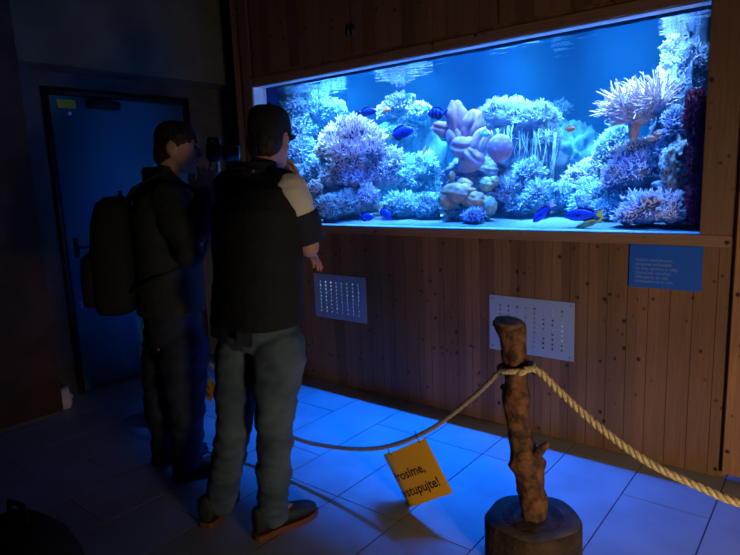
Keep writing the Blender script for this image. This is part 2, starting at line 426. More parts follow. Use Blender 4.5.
# recess behind the vents: the lit filter cupboard
for (v0, v1, z0, z1) in VENTS: pass
m = MB(); m.box(-3.2, -.42, 3.45, 3.47, .3, 1.0); m.box(-3.2, -.42, 3.03, 3.47, .28, .3); m.box(-3.2, -.42, 3.03, 3.47, 1.0, 1.02)
m.box(-3.22, -3.2, 3.03, 3.47, .28, 1.02); m.box(-.42, -.40, 3.03, 3.47, .28, 1.02); m.box(-2.0, -1.98, 3.03, 3.45, .3, 1.0)  # last box: unseen divider added to block the left lamp's light
struct(m.build('wall_cupboard', M['cupboard'] if 'cupboard' in M else P('cupboard_lining', (.8, .82, .85), .6, col2=(.03, .04, .06), scale=14, thr=(.48, .54)), smooth=False))
def vent(i, label):
    v0, v1, z0, z1 = VENTS[i]
    e = empty('vent_panel', ((v0+v1)/2, WY, (z0+z1)/2), label, 'vent', 'perforated vents in the pine wall')
    m = MB(); nc, nr = 8, 9; r = .0050
    cx = [v0 + (v1-v0)*(.135 + .73*c/(nc-1)) for c in range(nc)]; dx = cx[1]-cx[0]
    cz = [z1 - (z1-z0)*(.17 + .67*c/(nr-1)) for c in range(nr)]; dz = cz[0]-cz[1]
    yf, yb = WY-.006, WY-.001
    gx0, gx1, gz1, gz0 = cx[0]-dx/2, cx[-1]+dx/2, cz[0]+dz/2, cz[-1]-dz/2
    for (a, b, c, q) in ((v0, v1, gz1, z1), (v0, v1, z0, gz0), (v0, gx0, gz0, gz1), (gx1, v1, gz0, gz1)): m.box(a, b, yf, yb, c, q)
    rr0 = r*(1.0 if i == 0 else 1.25)
    for X in cx:
        for Z in cz:
            sq = [(1,0),(1,1),(0,1),(-1,1),(-1,0),(-1,-1),(0,-1),(1,-1)]
            o = [(X+p*dx/2, yf, Z+q*dz/2) for p, q in sq]; h = [(X+rr0*math.cos(t*PI/4), yf, Z+rr0*math.sin(t*PI/4)) for t in range(8)]
            hb = [(p[0], yb, p[2]) for p in h]
            m.add(o+h+hb, [(j, 8+j, 8+(j+1) % 8, (j+1) % 8) for j in range(8)] + [(8+j, 16+j, 16+(j+1) % 8, 8+(j+1) % 8) for j in range(8)])
    m.build('perforated_plate', M['plate'], e, False)
    for X in (v0+.02, v1-.02):
        for Z in (z0+.02, z1-.02):
            m = MB(); m.tube([(X, yf-.003, Z), (X, yf+.002, Z)], .006, 10); m.build('screw', M['screw'], e)
vent(0, 'perforated metal vent panel low in the pine wall, nearer the two people')
vent(1, 'perforated metal vent panel low in the pine wall, behind the log post')

# right-hand pine door, gap under it
d = struct(bpy.data.objects.new('door_2', None)); COL.objects.link(d); d.location = (-.37, WY, 0)
m = MB()
for i in range(4): m.box(-.372+.24*i+.001, -.372+.24*(i+1)-.001, WY-.004, WY+.03, .03, 2.6, .003)
m.build('door_leaf', M['pine_wide'], d, False)
m = MB(); m.tube([(.5, WY-.005, 1.0), (.5, WY-.06, 1.0), (.40, WY-.06, 1.0)], .009, 10); m.build('door_handle', M['steel_dark'], d)
m = MB(); m.box(-.40, -.36, WY+.031, WY+.05, 0, 3.19); m.box(.595, 1.5, WY, WY+.03, 0, 3.19); m.box(-.372, .59, WY, WY+.03, 2.605, 3.19)  # first box: hidden strip added behind the seam to block blue light
struct(m.build('wall_side', M['pine_wide'], smooth=False))

# blue information board
e = empty('information_sign', (-.65, WY-.003, .99), 'blue printed information board on the pine wall right below the window', 'sign')
m = MB(); m.box(-.808, -.494, WY-.009, WY-.0005, .881, 1.087, .0015); m.build('board', M['sign_blue'], e, False)
lines = ['Vážení návštěvníci,', 'prosíme neťukejte', 'na sklo akvária a ryby', 'zbytečně nerušte,', 'děkujeme za vaši', 'ohleduplnost k nim']
for i, t in enumerate(lines):
    m = MB(); vs, fs = text_mesh(t, .0215)
    m.add([(-.780+v.x, WY-.0098, 1.008-.0205*i+v.y) for v in vs], fs)
    m.build('lettering', M['sign_text'], e, False)
# red notice on the left wall
m = MB(); m.box(WX, WX+.006, 1.0, 1.25, .93, 1.22)
tag(m.build('notice', M['red_notice'], None, False, org=(WX, 1.12, 1.0)), 'dark red notice board on the brown wall left of the blue door', 'notice')

# ------------------------------------------------------------------ the tank window
GY = 3.095
w = struct(bpy.data.objects.new('window_1', None)); COL.objects.link(w); w.location = ((GX0+GX1)/2, WY, GZ0)
m = MB()
m.box(GX0-.022, GX0, WY+.002, GY+.03, GZ0-.02, GZ1+.02); m.box(GX1, GX1+.022, WY+.03, GY+.03, GZ0-.02, GZ1+.02)
m.box(GX0, GX1, WY+.002, GY, GZ1, GZ1+.02); m.box(GX0, GX1, WY+.002, GY+.03, GZ0-.02, GZ0)
m.build('window_frame', M['reveal'], w, False)
m = MB(); m.box(GX0, GX1, GY, GY+.012, GZ0, GZ1); m.build('pane', M['glass'], w, False)

TX0, TX1, TY0, TY1, TZ0, WZ = -3.62, -0.43, GY+.014, 4.25, 1.085, 2.122
t = empty('aquarium', (-2.0, 3.65, TZ0), 'big blue-lit reef aquarium behind the window in the pine wall', 'aquarium')
m = MB(); m.box(TX0, TX1, TY1, TY1+.02, TZ0, 2.6); m.build('back_panel', M['backing'], t, False)
m = MB(); m.box(TX0-.02, TX0, TY0, TY1+.02, TZ0, 2.6); m.build('side_panel', M['side'], t, False)
m = MB(); m.box(TX1, TX1+.02, TY0, TY1+.02, TZ0, 2.6); m.build('side_panel', M['side'], t, False)
m = MB(); m.box(TX0-.02, TX1+.02, TY0, TY1+.02, TZ0-.03, TZ0); m.build('base', M['rubber'], t, False)
m = MB(); m.box(TX0-.02, TX1+.02, WY+.03, TY1+.02, 2.6, 2.62); m.box(TX0-.02, TX1+.02, WY+.03, WY+.045, 2.16, 2.6)
m.build('hood', M['rubber'], t, False)
m = MB(); m.box(TX0+.001, TX1-.001, TY0+.001, TY1-.001, TZ0+.001, WZ)
water = tag(m.build('water', M['water'], None, False, org=(-2, 3.65, TZ0)), 'clear blue water filling the aquarium', 'water', kind='stuff')
m = MB(); nx, ny = 120, 50
vs = [(TX0+.001+(TX1-TX0-.002)*i/nx, TY0+.001+(TY1-TY0-.002)*j/ny, WZ + .004*noise.noise(V((i*.25, j*.35, 0)))) for j in range(ny+1) for i in range(nx+1)]
m.add(vs, [(j*(nx+1)+i, j*(nx+1)+i+1, (j+1)*(nx+1)+i+1, (j+1)*(nx+1)+i) for j in range(ny) for i in range(nx)])
m.build('water_surface', M['surface'], water)

def sand_z(x, y): return 1.135 + .085*(y-TY0) + .02*noise.noise(V((x*3, y*3, 0))) + .008*noise.noise(V((x*14, y*14, 3)))
m = MB(); nx, ny = 110, 44
vs = [(TX0+.002+(TX1-TX0-.004)*i/nx, TY0+.003+(TY1-TY0-.006)*j/ny, 0) for j in range(ny+1) for i in range(nx+1)]
vs = [(x, y, sand_z(x, y)) for x, y, z in vs]
m.add(vs, [(j*(nx+1)+i, j*(nx+1)+i+1, (j+1)*(nx+1)+i+1, (j+1)*(nx+1)+i) for j in range(ny) for i in range(nx)])
tag(m.build('sand', M['sand'], None, org=(-2, 3.65, 1.1)), 'pale coral sand covering the aquarium bottom', 'sand', kind='stuff')

# --- generators of reef life
def blob(mb, c, r, sub=4, amp=.28, fr=1.6, seed=0., amp2=.1, fr2=5.):
    vs, fs = ICO(sub); c = V(c); out = []; nr = []
    for d in vs:
        k = 1 + amp*nz(d, fr, seed) + amp2*nz(d, fr2, seed+7)
        out.append(c + V((d.x*r[0]*k, d.y*r[1]*k, d.z*r[2]*k)))
        nr.append(V((d.x/r[0], d.y/r[1], d.z/r[2])).normalized())
    mb.add(out, fs); return out, nr
def clampz(p): return V((min(max(p.x, TX0+.01), TX1-.01), min(max(p.y, TY0+.01), TY1-.01), max(p.z, TZ0+.006)))
def sits(c, r):
    """lowest point of the thing on the sand"""
    return sand_z(c.x, c.y)
def rock(name_label, c, r, mat='rock', seed=0., amp=.45, sub=5, group=None):
    m = MB(); vs, fs = ICO(sub); c = V(c); out = []
    for d in vs:
        k = 1 + amp*nz(d, 1.7, seed) + .24*nz(d, 4.2, seed+3) + .16*nz(d, 10, seed+9) + .08*nz(d, 22, seed+2)
        p = c + V((d.x*r[0]*k, d.y*r[1]*k, d.z*r[2]*k)); out.append(clampz(p))
    m.add(out, fs)
    o = m.build('reef_rock', M[mat], None, org=(c.x, c.y, max(sand_z(c.x, c.y), c.z-r[2])))
    return tag(o, name_label, 'rock', group or 'rocks of the reef')
def finger(mb, p, n, L, r, bend=.3, seg=5, rings=3, bulb=0.0):
    t = n.orthogonal().normalized(); b = n.cross(t)
    a0 = random.random()*6.28; dv = (t*math.cos(a0)+b*math.sin(a0))*bend
    R = []
    for i in range(rings):
        f = i/(rings-1); q = p + n*(L*f) + dv*(L*f*f); rr = r*(1-.55*f)
        if bulb and i == rings-1: rr = r*bulb
        R.append([q + (t*math.cos(a)+b*math.sin(a))*rr for a in (2*PI*j/seg for j in range(seg))])
    tip = p + n*(L*1.08) + dv*(L*1.15)
    o = len(mb.v); mb.loft(R, cap=False); mb.v.append(tip); ti = len(mb.v)-1; last = o+(rings-1)*seg
    for j in range(seg): mb.f.append((last+j, last+(j+1) % seg, ti)); mb.mi.append(0)
def tufts(label, lobes, mat, base_mat='bluec', spacing=.018, L=.034, r=.006, bend=.5, up=.35, cat='coral', name='soft_coral', bulb=0., zmin=-.5, droop=0.0, rings=3, lean=V((0, 0, 0)), fine=.74):
    """colony: a lumpy base set with soft polyps"""
    mb, pb = MB(), MB(); cs = []
    spacing *= fine; L *= fine; r *= fine
    for c, rad in lobes:
        c = V(c); cs.append((c, rad)); sd = random.random()*50
        out, nr = blob(mb, c, rad, 4, .40, 1.8, sd, .20, 5.)
        area = 4*PI*((rad[0]*rad[1]+rad[1]*rad[2]+rad[0]*rad[2])/3)
        n = int(area/(spacing*spacing)*.66)
        for _ in range(n):
            while True:
                d = V((random.gauss(0, 1), random.gauss(0, 1), random.gauss(0, 1))).normalized()
                if d.z > zmin and d.y < .6: break
            k = 1 + .40*nz(d, 1.8, sd) + .20*nz(d, 5., sd+7)
            p = c + V((d.x*rad[0]*k, d.y*rad[1]*k, d.z*rad[2]*k))
            nn = V((d.x/rad[0], d.y/rad[1], d.z/rad[2])).normalized()
            nn = (nn + lean + V((0, 0, up-droop)) + V((random.uniform(-.4, .4), random.uniform(-.4, .4), random.uniform(-.3, .3)))).normalized()
            finger(pb, p - nn*r, nn, L*random.uniform(.6, 1.3), r*random.uniform(.8, 1.2), bend, bulb=bulb, rings=rings)
    c0 = cs[0][0]; zb = min(c.z-rr[2] for c, rr in cs)
    e = empty(name, (c0.x, c0.y, zb), label, cat)
    for q in (mb, pb): q.v = [clampz(v) for v in q.v]
    mb.build('base', M[{'cyan': 'rock_teal', 'bluec': 'rock', 'blue_l': 'rock', 'lilac2': 'blue_l', 'lilac': 'blue_l'}.get(base_mat, base_mat)], e); pb.build('polyps', M[mat], e)  # darker base colours put the shade between the polyps into the colour
    return e
def branchy(label, c, n, H, spread, r, mat, base_mat, fan=None, name='finger_coral', sub=3, lean=V((0, 0, 0)), base_r=None):
    """upright pointed branches splaying from a base"""
    c = V(c); mb, pb = MB(), MB(); br = base_r or (spread*.5, spread*.4, H*.25)
    blob(mb, c, br, 3, seed=random.random()*30)
    for _ in range(n):
        a = random.random()*2*PI; q = math.sqrt(random.random())
        d = V((math.cos(a)*q, math.sin(a)*q*.7, 0)); base = c + V((d.x*br[0], d.y*br[1], 0))
        dr = (V((d.x*spread, d.y*spread*.8, H)) + lean*H + V((random.gauss(0, .06), random.gauss(0, .06), random.gauss(0, .05)))*H)
        L = dr.length*random.uniform(.65, 1.05); dr.normalize()
        p1 = base + dr*L*.55; p2 = base + dr*L + V((random.gauss(0, .02), random.gauss(0, .02), .02))
        pb.tube([base, p1, p2], [r*1.3, r, r*.45], 6)
        for _k in range(sub):
            f = random.uniform(.35, .85); s0 = base.lerp(p2, f)
            dd = (dr + V((random.uniform(-.8, .8), random.uniform(-.8, .5), random.uniform(-.1, .6)))).normalized()
            finger(pb, s0, dd, L*random.uniform(.15, .32), r*.85, .25)
    e = empty(name, (c.x, c.y, c.z-br[2]), label, 'coral')
    for q in (mb, pb): q.v = [clampz(v) for v in q.v]
    mb.build('base', M[base_mat], e); pb.build('branches', M[mat], e); return e
def cauli(label, lobes, mat, base_mat, bumps=90, br=.016, name='cauliflower_coral', stalk=None):
    mb, pb = MB(), MB()
    for c, rad in lobes:
        c = V(c); sd = random.random()*40; blob(mb, c, tuple(q*.9 for q in rad), 3, seed=sd, amp=.15)
        for _ in range(bumps):
            while True:
                d = V((random.gauss(0, 1), random.gauss(0, 1), random.gauss(0, 1))).normalized()
                if d.z > -.6 and d.y < .6: break
            p = c + V((d.x*rad[0], d.y*rad[1], d.z*rad[2]))*random.uniform(.85, 1.02)
            q = br*random.uniform(.7, 1.3); pb.ball(p, (q, q, q), 1)
            for _j in range(5):
                dd = (d + V((random.gauss(0, .6), random.gauss(0, .6), random.gauss(0, .6)))).normalized()
                finger(pb, p+dd*q*.6, dd, q*1.1, q*.32, .3)
    if stalk: mb.tube(stalk, [.05, .045, .04], 12)
    c0 = V(lobes[0][0]); zb = min(V(c).z-rr[2] for c, rr in lobes)
    e = empty(name, (c0.x, c0.y, zb), label, 'coral')
    for q in (mb, pb): q.v = [clampz(v) for v in q.v]
    mb.build('base', M[base_mat], e); pb.build('florets', M[mat], e); return e
def S(px, py, y, rx, rz, ry=None):
    """a lump of the reef: centre and radii in metres"""
    p = aty(px, py, y); k = mpp(p); return (p, (rx*k, ry if ry else (rx+rz)*.42*k, rz*k))

# --- rocks
def R_(label, px, py, y, rx, rz, ry, mat='rock', seed=0., amp=.4): c, r = S(px, py, y, rx, rz, ry); return rock(label, c, r, mat, seed, amp)
R_('tall blue-grey reef rock in the tank corner behind the person in the cap', 303, 165, 3.98, 46, 66, .18, 'rock', 1.3)
R_('low reef rock under the lilac finger coral', 345, 195, 3.62, 36, 36, .2, 'rock', 4.1)
R_('dim reef rock rising under the pale cauliflower coral at the back', 408, 172, 3.98, 44, 50, .16, 'rock_teal', 7.7, .3)
R_('broad blue reef rock hollowed below the shaggy coral', 508, 165, 3.78, 44, 54, .2, 'rock', 9.2)
R_('dark blue rock standing in for the shaded hollow under the leather coral', 472, 176, 3.56, 30, 17, .1, 'rock', 30.2, .25)  # dark rock added where the hollow is only shade
R_('low speckled reef rock under the tan sponge', 466, 212, 3.40, 24, 17, .12, 'speckle', 12.9, .3)
R_('smooth dim teal reef rock at the back between the shaggy coral and right slope', 570, 168, 4.02, 36, 42, .17, 'rock_teal', 15.1, .25)
R_('long reef rock slope under the pale soft corals on the right', 646, 205, 3.70, 50, 52, .2, 'rock', 18.6)
R_('tall reef rock against the right end of the tank', 692, 140, 3.66, 32, 86, .25, 'rock', 21.4)
R_('dark speckled reef rock beside the maroon coral', 677, 168, 3.30, 14, 26, .07, 'speckle', 24.4, .3)

# --- corals, left to right
tufts('bright blue soft coral high in the left corner of the tank', [S(283, 116, 3.50, 15, 16), S(272, 138, 3.50, 12, 20), S(295, 108, 3.52, 12, 10)], 'bluec', 'bluec', .022, .036, .009, bulb=.9)
tufts('blue soft coral field beside the cap at the left of the tank', [S(302, 130, 3.54, 13, 16), S(303, 155, 3.48, 14, 18), S(316, 170, 3.44, 11, 14), S(300, 180, 3.40, 12, 14)], 'bluec', 'bluec', .021, .033, .009, bulb=.9)
tufts('cyan-blue soft coral below the waterline at the upper left', [S(318, 108, 3.66, 14, 13), S(334, 112, 3.7, 12, 12), S(303, 98, 3.66, 14, 8)], 'cyan', 'bluec', .021, .034, .008)
tufts('big pale lilac finger coral with pointed branches left of the blue tangs', [S(336, 144, 3.42, 15, 14), S(354, 134, 3.42, 17, 14), S(374, 146, 3.44, 9, 16), S(349, 152, 3.38, 20, 12)], 'lilac', 'blue_l', .0135, .046, .0062, .35, .8, name='finger_coral', fine=1.0)
tufts('pale lilac soft coral dome below the finger coral', [S(330, 152, 3.40, 13, 11), S(348, 163, 3.38, 17, 13)], 'lilac2', 'bluec', .016, .03, .006, zmin=-.6)
tufts('fringed lilac soft coral overhanging a dark blue hollow', [S(352, 178, 3.36, 16, 9), S(330, 176, 3.36, 11, 9)], 'blue_l', 'bluec', .016, .03, .006, zmin=-.6, droop=.3)
tufts('little round white ball coral beside the pale sleeve panel', [S(315, 188, 3.20, 7.5, 7.5)], 'white_c', 'blue_l', .010, .012, .004, name='ball_coral')
tufts('cyan soft coral clump on the sand at the lower left', [S(330, 208, 3.26, 22, 12), S(346, 203, 3.3, 14, 12)], 'cyan2', 'cyan', .015, .032, .005)
tufts('small dull violet soft coral under the hollow by the lower left clump', [S(368, 196, 3.36, 11, 9)], 'blue_l', 'rock', .016, .028, .006)
tufts('pale lilac cauliflower coral on the back rock above the tangs', [S(400, 104, 3.84, 18, 10), S(418, 112, 3.84, 13, 9), S(387, 113, 3.84, 10, 8)], 'lilac2', 'cyan', .018, .022, .009, .3, .2, name='cauliflower_coral', fine=1.0)
tufts('lilac-blue soft coral bush between the finger coral and leather coral', [S(379, 172, 3.5, 15, 15), S(392, 160, 3.55, 12, 12)], 'blue_l', 'bluec', .017, .034, .006)
tufts('cyan soft coral bush left of the leather coral', [S(409, 176, 3.62, 15, 17), S(425, 168, 3.66, 12, 14)], 'cyan', 'cyan', .018, .036, .006)
tufts('low cyan coral carpet left of the tan sponge', [S(402, 206, 3.46, 19, 13), S(427, 208, 3.44, 17, 12)], 'cyan', 'cyan', .016, .03, .005)

# leather coral: one thick folded mass on a stalk
def leather(label, items, y):
    c = aty(464, 138, y); k = mpp(c); e = empty('leather_coral', (c.x, c.y, c.z-36*k), label, 'coral')
    m = MB(); m.tube([aty(470, 166, y+.10), aty(468, 156, y+.06), aty(464, 142, y+.03)], [13*k, 10*k, 12*k], 20); m.build('stalk', M['leather'], e)
    vd = V((c.x, c.y, 0)).normalized(); rt = V((vd.y, -vd.x, 0))
    for i, (px, py, rx, rz, rot, dy) in enumerate(items):
        m = MB(); o = aty(px, py, y+dy); X = rt*math.cos(rot) + UP_*math.sin(rot); Z = UP_*math.cos(rot) - rt*math.sin(rot)
        def f(d, i=i): return .10*nz(d, 2.2, i*5.1) - .34*math.exp(-((d.x-.12*math.sin(d.z*3+i))/.17)**2)*max(0, -d.y+.15) + .05*math.sin(d.z*7+i)*abs(d.x)
        m.ball(o, (rx*k, rx*k*.62, rz*k), 4, X, vd, Z, f)
        m.build('lobe', M['leather'], e)
UP_ = V((0, 0, 1))
leather('folded mauve leather coral in the middle of the tank', [(457, 119, 11, 19, .12, 0), (472, 124, 10, 15, -.35, .02), (444, 130, 8, 13, 1.1, .01), (466, 148, 11, 16, 1.35, -.02), (480, 142, 9, 15, -.5, 0), (474, 157, 9, 12, .9, -.02), (456, 138, 9, 12, .5, -.01)], 3.40)
c, r = S(500, 148, 3.30, 12.5, 13.5, .05)
vd = V((c.x, c.y, 0)).normalized(); m = MB(); m.ball(c, (r[0], .05, r[2]), 5, V((vd.y, -vd.x, 0)), vd, UP_, fn=lambda d: .05*nz(d, 3, 2) + .05*nz(d, 16, 4) - (.12*max(0, -d.y)**3))
e = empty('disc_coral', (c.x, c.y, c.z-r[2]), 'round mauve disc coral beside the leather coral', 'coral')
m.build('disc', M['disc'], e)
m = MB(); m.tube([c+vd*.02, c+vd*.14-UP_*.02, c+vd*.3-UP_*.04], [.035, .03, .03], 10); m.build('stalk', M['leather'], e)

# shaggy coral with hanging strands
def shaggy(label):
    lobes = [S(505, 114, 3.66, 22, 13), S(532, 121, 3.66, 24, 16), S(489, 126, 3.66, 12, 14), S(548, 142, 3.66, 10, 20), S(520, 138, 3.7, 16, 14)]
    e = tufts(label, lobes, 'cyan2', 'bluec', .017, .034, .0055, name='shaggy_coral', zmin=-.1)
    m = MB()
    for _ in range(150):
        px = random.uniform(490, 556); y = random.uniform(3.58, 3.72); top = aty(px, 122 + abs(px-520)*.3, y)
        L = random.uniform(.07, .32)*(1 if px > 515 else .6)
        pts = [top + V((random.gauss(0, .011), -.02*math.sin(f*2), -L*f)) for f in (0, .35, .7, 1)]
        m.tube(pts, [.0042, .0038, .0034, .002], 5)
    m.build('strands', M['cyan'], e); return e
shaggy('shaggy blue coral with hanging strands right of the leather coral')
tufts('blue soft coral on the rock below the hanging strands', [S(530, 172, 3.56, 14, 12), S(540, 196, 3.52, 13, 16), S(520, 205, 3.5, 12, 10)], 'cyan', 'bluec', .017, .03, .006)
tufts('dark blue coral fringe inside the hollow of the middle rock', [S(505, 192, 3.5, 15, 12)], 'bluec', 'rock', .018, .03, .006)
# sponges
def lumps(label, items, mat, name='sponge', cat='sponge', amp=.22):
    m = MB()
    for it in items: blob(m, it[0], it[1], 4, amp, 2.2, random.random()*20, .1, 7)
    c = items[0][0]; z = min(i[0].z-i[1][2] for i in items)
    m.v = [clampz(v) for v in m.v]
    return tag(m.build(name, M[mat], None, org=(c.x, c.y, z)), label, cat)
lumps('tan spreading sponge on the low rock in front of the hollow', [S(458, 193, 3.30, 19, 10), S(474, 200, 3.3, 13, 9), S(447, 199, 3.28, 9, 9), S(464, 186, 3.34, 9, 8)], 'tan')
lumps('yellowish green sponge knob right of the tan sponge', [S(489, 206, 3.32, 8, 9)], 'green_s')
lumps('small green sponge inside the hollow of the middle rock', [S(487, 184, 3.42, 8, 7), S(494, 181, 3.43, 6, 5)], 'green_s')
lumps('tiny pale tan sponge standing on the edge of the hollow', [S(452, 176, 3.34, 3.2, 5), S(450, 182, 3.34, 2.4, 3)], 'tan')
tufts('little blue soft coral at the foot of the tan sponge', [S(474, 216, 3.22, 10, 7)], 'bluec', 'rock', .014, .024, .005)
# right slope
tufts('dim cyan soft coral at the foot of the teal rock', [S(566, 198, 3.6, 18, 14), S(586, 206, 3.5, 15, 13), S(604, 212, 3.42, 14, 10)], 'cyan', 'bluec', .018, .03, .006)
tufts('pale cyan soft coral ridge climbing the right slope', [S(590, 176, 3.66, 20, 12), S(608, 162, 3.66, 15, 13), S(575, 184, 3.68, 13, 10)], 'lilac2', 'cyan', .017, .032, .006)
tufts('cyan-white soft coral below the spiky sea fan coral', [S(618, 140, 3.62, 13, 15), S(608, 150, 3.64, 12, 12)], 'cyan2', 'cyan', .017, .032, .006)
tufts('big lilac soft coral in the middle of the right slope', [S(638, 170, 3.46, 24, 17), S(620, 178, 3.46, 16, 14), S(655, 160, 3.48, 14, 13)], 'lilac2', 'blue_l', .017, .034, .006)
tufts('spiky whitish finger coral fanning out high on the right slope', [S(626, 108, 3.42, 17, 12), S(650, 102, 3.44, 19, 14), S(638, 117, 3.44, 14, 9)], 'pinkish', 'lilac', .0150, .078, .0055, .3, .3, name='spiky_coral', fine=1.0, lean=V((-.35, -.1, .1)))
lumps('orange upright sponge below the spiky coral', [S(634, 130, 3.40, 5, 11), S(638, 122, 3.42, 4, 6)], 'orange_s')
lumps('orange-tan slanting sponge right of the upright orange one', [S(652, 138, 3.36, 6, 3.4), S(658, 134, 3.36, 5, 3.4)], 'orange_s')
tufts('white cauliflower coral tower reaching the waterline at the right', [S(676, 46, 3.62, 12, 9), S(671, 62, 3.60, 11, 10), S(667, 78, 3.58, 8, 9), S(686, 60, 3.62, 9, 12)], 'white_c', 'lilac2', .013, .016, .0065, .3, .1, name='cauliflower_coral', fine=1.0, zmin=-.9)
tufts('blue-lilac soft coral column down the right end of the tank', [S(692, 62, 3.5, 12, 18), S(684, 90, 3.48, 14, 14), S(668, 100, 3.5, 13, 12)], 'blue_l', 'bluec', .017, .03, .006)
tufts('bright blue-lilac soft coral tassel left of the maroon coral', [S(674, 126, 3.36, 9, 19)], 'blue_l', 'bluec', .015, .03, .006)
tufts('dark maroon bushy coral along the right edge of the window', [S(697, 118, 3.26, 10, 26), S(699, 160, 3.24, 9, 28), S(697, 205, 3.22, 9, 22)], 'maroon', 'maroon', .013, .018, .005, name='maroon_coral')
lumps('bright blue sloping plate coral on the right slope', [S(662, 184, 3.30, 10, 3.5), S(668, 175, 3.30, 7, 3.5)], 'bluec', 'plate_coral', 'coral', .12)
tufts('lilac soft coral clump at the lower right of the tank', [S(648, 208, 3.24, 22, 15), S(672, 210, 3.22, 13, 15), S(630, 217, 3.24, 14, 8)], 'lilac2', 'blue_l', .015, .032, .0055)

tufts('cyan soft coral shelf behind the larger blue tang', [S(402, 132, 3.86, 18, 9), S(386, 140, 3.86, 14, 10)], 'cyan', 'cyan', .018, .028, .007)
tufts('dusky blue soft coral between the left corner and the finger coral', [S(318, 126, 3.8, 14, 14), S(311, 108, 3.86, 12, 10)], 'cyan', 'bluec', .02, .03, .008)
tufts('hazy cyan bush between the carpet and the leather coral', [S(432, 190, 3.7, 12, 13), S(418, 196, 3.66, 14, 10)], 'cyan', 'cyan', .018, .03, .006)
tufts('blue-lilac coral above the bright blue plate', [S(672, 150, 3.4, 13, 12), S(683, 138, 3.42, 9, 12)], 'blue_l', 'bluec', .016, .03, .006)
tufts('hazy cyan bush low on the right slope above the royal blue fish', [S(603, 196, 3.52, 17, 11), S(618, 200, 3.46, 14, 10), S(588, 190, 3.58, 13, 11)], 'cyan2', 'cyan', .017, .03, .006)
tufts('pale pink soft coral shoulder between the orange sponges and the lilac coral', [S(640, 150, 3.5, 13, 10), S(624, 156, 3.52, 12, 10)], 'lilac', 'blue_l', .016, .03, .006)
tufts('faint teal coral tips at the back under the open water', [S(560, 110, 4.1, 9, 9), S(556, 130, 4.1, 13, 10)], 'cyan', 'rock_teal', .022, .03, .008)

# --- fish
def fish(name, label, px, py, y, Lpx, hr, head, mats, pitch=0., group='fish in the tank', tail_mat=None, forked=.35, yaw=0.):
    """Lpx: length in the picture at that depth; head: +1 looks right, -1 left"""
    c = aty(px, py, y); L = Lpx*mpp(c)*1.15; H = L*hr; T = H*.42
    e = empty(name, c, label, 'fish', group)
    ang = yaw
    X = V((math.cos(ang)*head, math.sin(ang)*head, 0)); Xp = (X*math.cos(pitch) + V((0, 0, 1))*math.sin(pitch)); Yv = V((0, 0, 1)).cross(X).normalized(); Z = Xp.cross(Yv).normalized()
    if Z.z < 0: Z = -Z
    def w(a, t, h): return c + Xp*a + Yv*t + Z*h
    prof = [(-.36, .10), (-.30, .13), (-.2, .28), (-.05, .45), (.1, .50), (.25, .46), (.36, .34), (.44, .18), (.48, .06)]
    m = MB(); rings = [[w(a*L, math.cos(t)*max(h, .03)*T, math.sin(t)*h*H) for t in (2*PI*j/14 for j in range(14))] for a, h in prof]
    m.loft(rings); m.build('body', M[mats[0]], e)
    def fin(nm, pts, mat, th=.0022, t0=0.0, tilt=0.0):
        m = MB(); n = len(pts)
        a = [w(x*L, t0-th+tilt*abs(h)*H, h*H) for x, h in pts]; b = [w(x*L, t0+th+tilt*abs(h)*H, h*H) for x, h in pts]
        m.add(a+b, [tuple(reversed(range(n))), tuple(range(n, 2*n))] + [(i, (i+1) % n, n+(i+1) % n, n+i) for i in range(n)]); m.build(nm, M[mat], e, False)
    fin('tail_fin', [(-.34, .08), (-.46, .30), (-.55, .42), (-.55+.2*forked, 0), (-.55, -.42), (-.46, -.30), (-.34, -.08)], tail_mat or mats[1])
    fin('dorsal_fin', [(.22, .46), (.1, .62), (-.1, .62), (-.28, .40), (-.30, .12), (-.1, .38), (.1, .46)], mats[1])
    fin('anal_fin', [(.05, -.46), (-.1, -.60), (-.26, -.40), (-.30, -.12), (-.1, -.38)], mats[1])
    for s in (-1, 1):
        fin('pectoral_fin', [(.22, -.02), (.08, .10), (.03, -.05), (.10, -.16)], mats[1], .0015, s*T*.46, 0.0)
        m = MB(); p = w(.36*L, s*T*.30, .08*H); q = max(.0035, H*.05); m.ball(p, (q, q, q), 2); m.build('eye', M['eye'], e)
    return e
fish('surgeonfish', 'dark blue tang over the finger coral swimming right', 367, 112, 3.30, 22, .30, 1, ('tang', 'tang_dark'))
fish('surgeonfish', 'larger blue tang with yellow tail fin below the orange fish', 401, 133, 3.26, 27, .38, 1, ('tang', 'tang_dark'), .12, tail_mat='fish_yellow')
fish('anthias', 'tiny orange fish above the larger blue tang', 387, 110, 3.34, 9, .42, 1, ('fish_orange', 'fish_orange'))
fish('damselfish', 'dark striped damselfish left of the leather coral', 437, 113.5, 3.22, 20, .46, -1, ('damsel', 'tang_dark'), .1)
fish('chromis', 'small green fish in front of the leather coral', 485, 134, 3.24, 11, .42, 1, ('fish_green', 'fish_green'), -.2)
fish('anthias', 'small orange fish over the dim teal rock', 570, 129, 3.30, 9.5, .5, 1, ('fish_orange', 'fish_orange'))
fish('surgeonfish', 'blue fish with pale tail tilted head down over the sand', 543, 213, 3.18, 25, .30, -1, ('tang', 'tang_dark'), -.72, tail_mat='fish_white')
fish('surgeonfish', 'royal blue fish with yellow tail low over the sand', 583, 215, 3.18, 33, .32, -1, ('tang', 'tang_dark'), -.05, tail_mat='fish_yellow')
fish('wrasse', 'slim yellowish fish below the royal blue fish', 588, 224, 3.16, 24, .20, -1, ('tan', 'fish_yellow'), -.3)
fish('surgeonfish', 'small dark blue fish with yellow tail low at the left', 385, 213, 3.22, 17, .45, 1, ('tang', 'tang_dark'), -.7, tail_mat='fish_yellow')
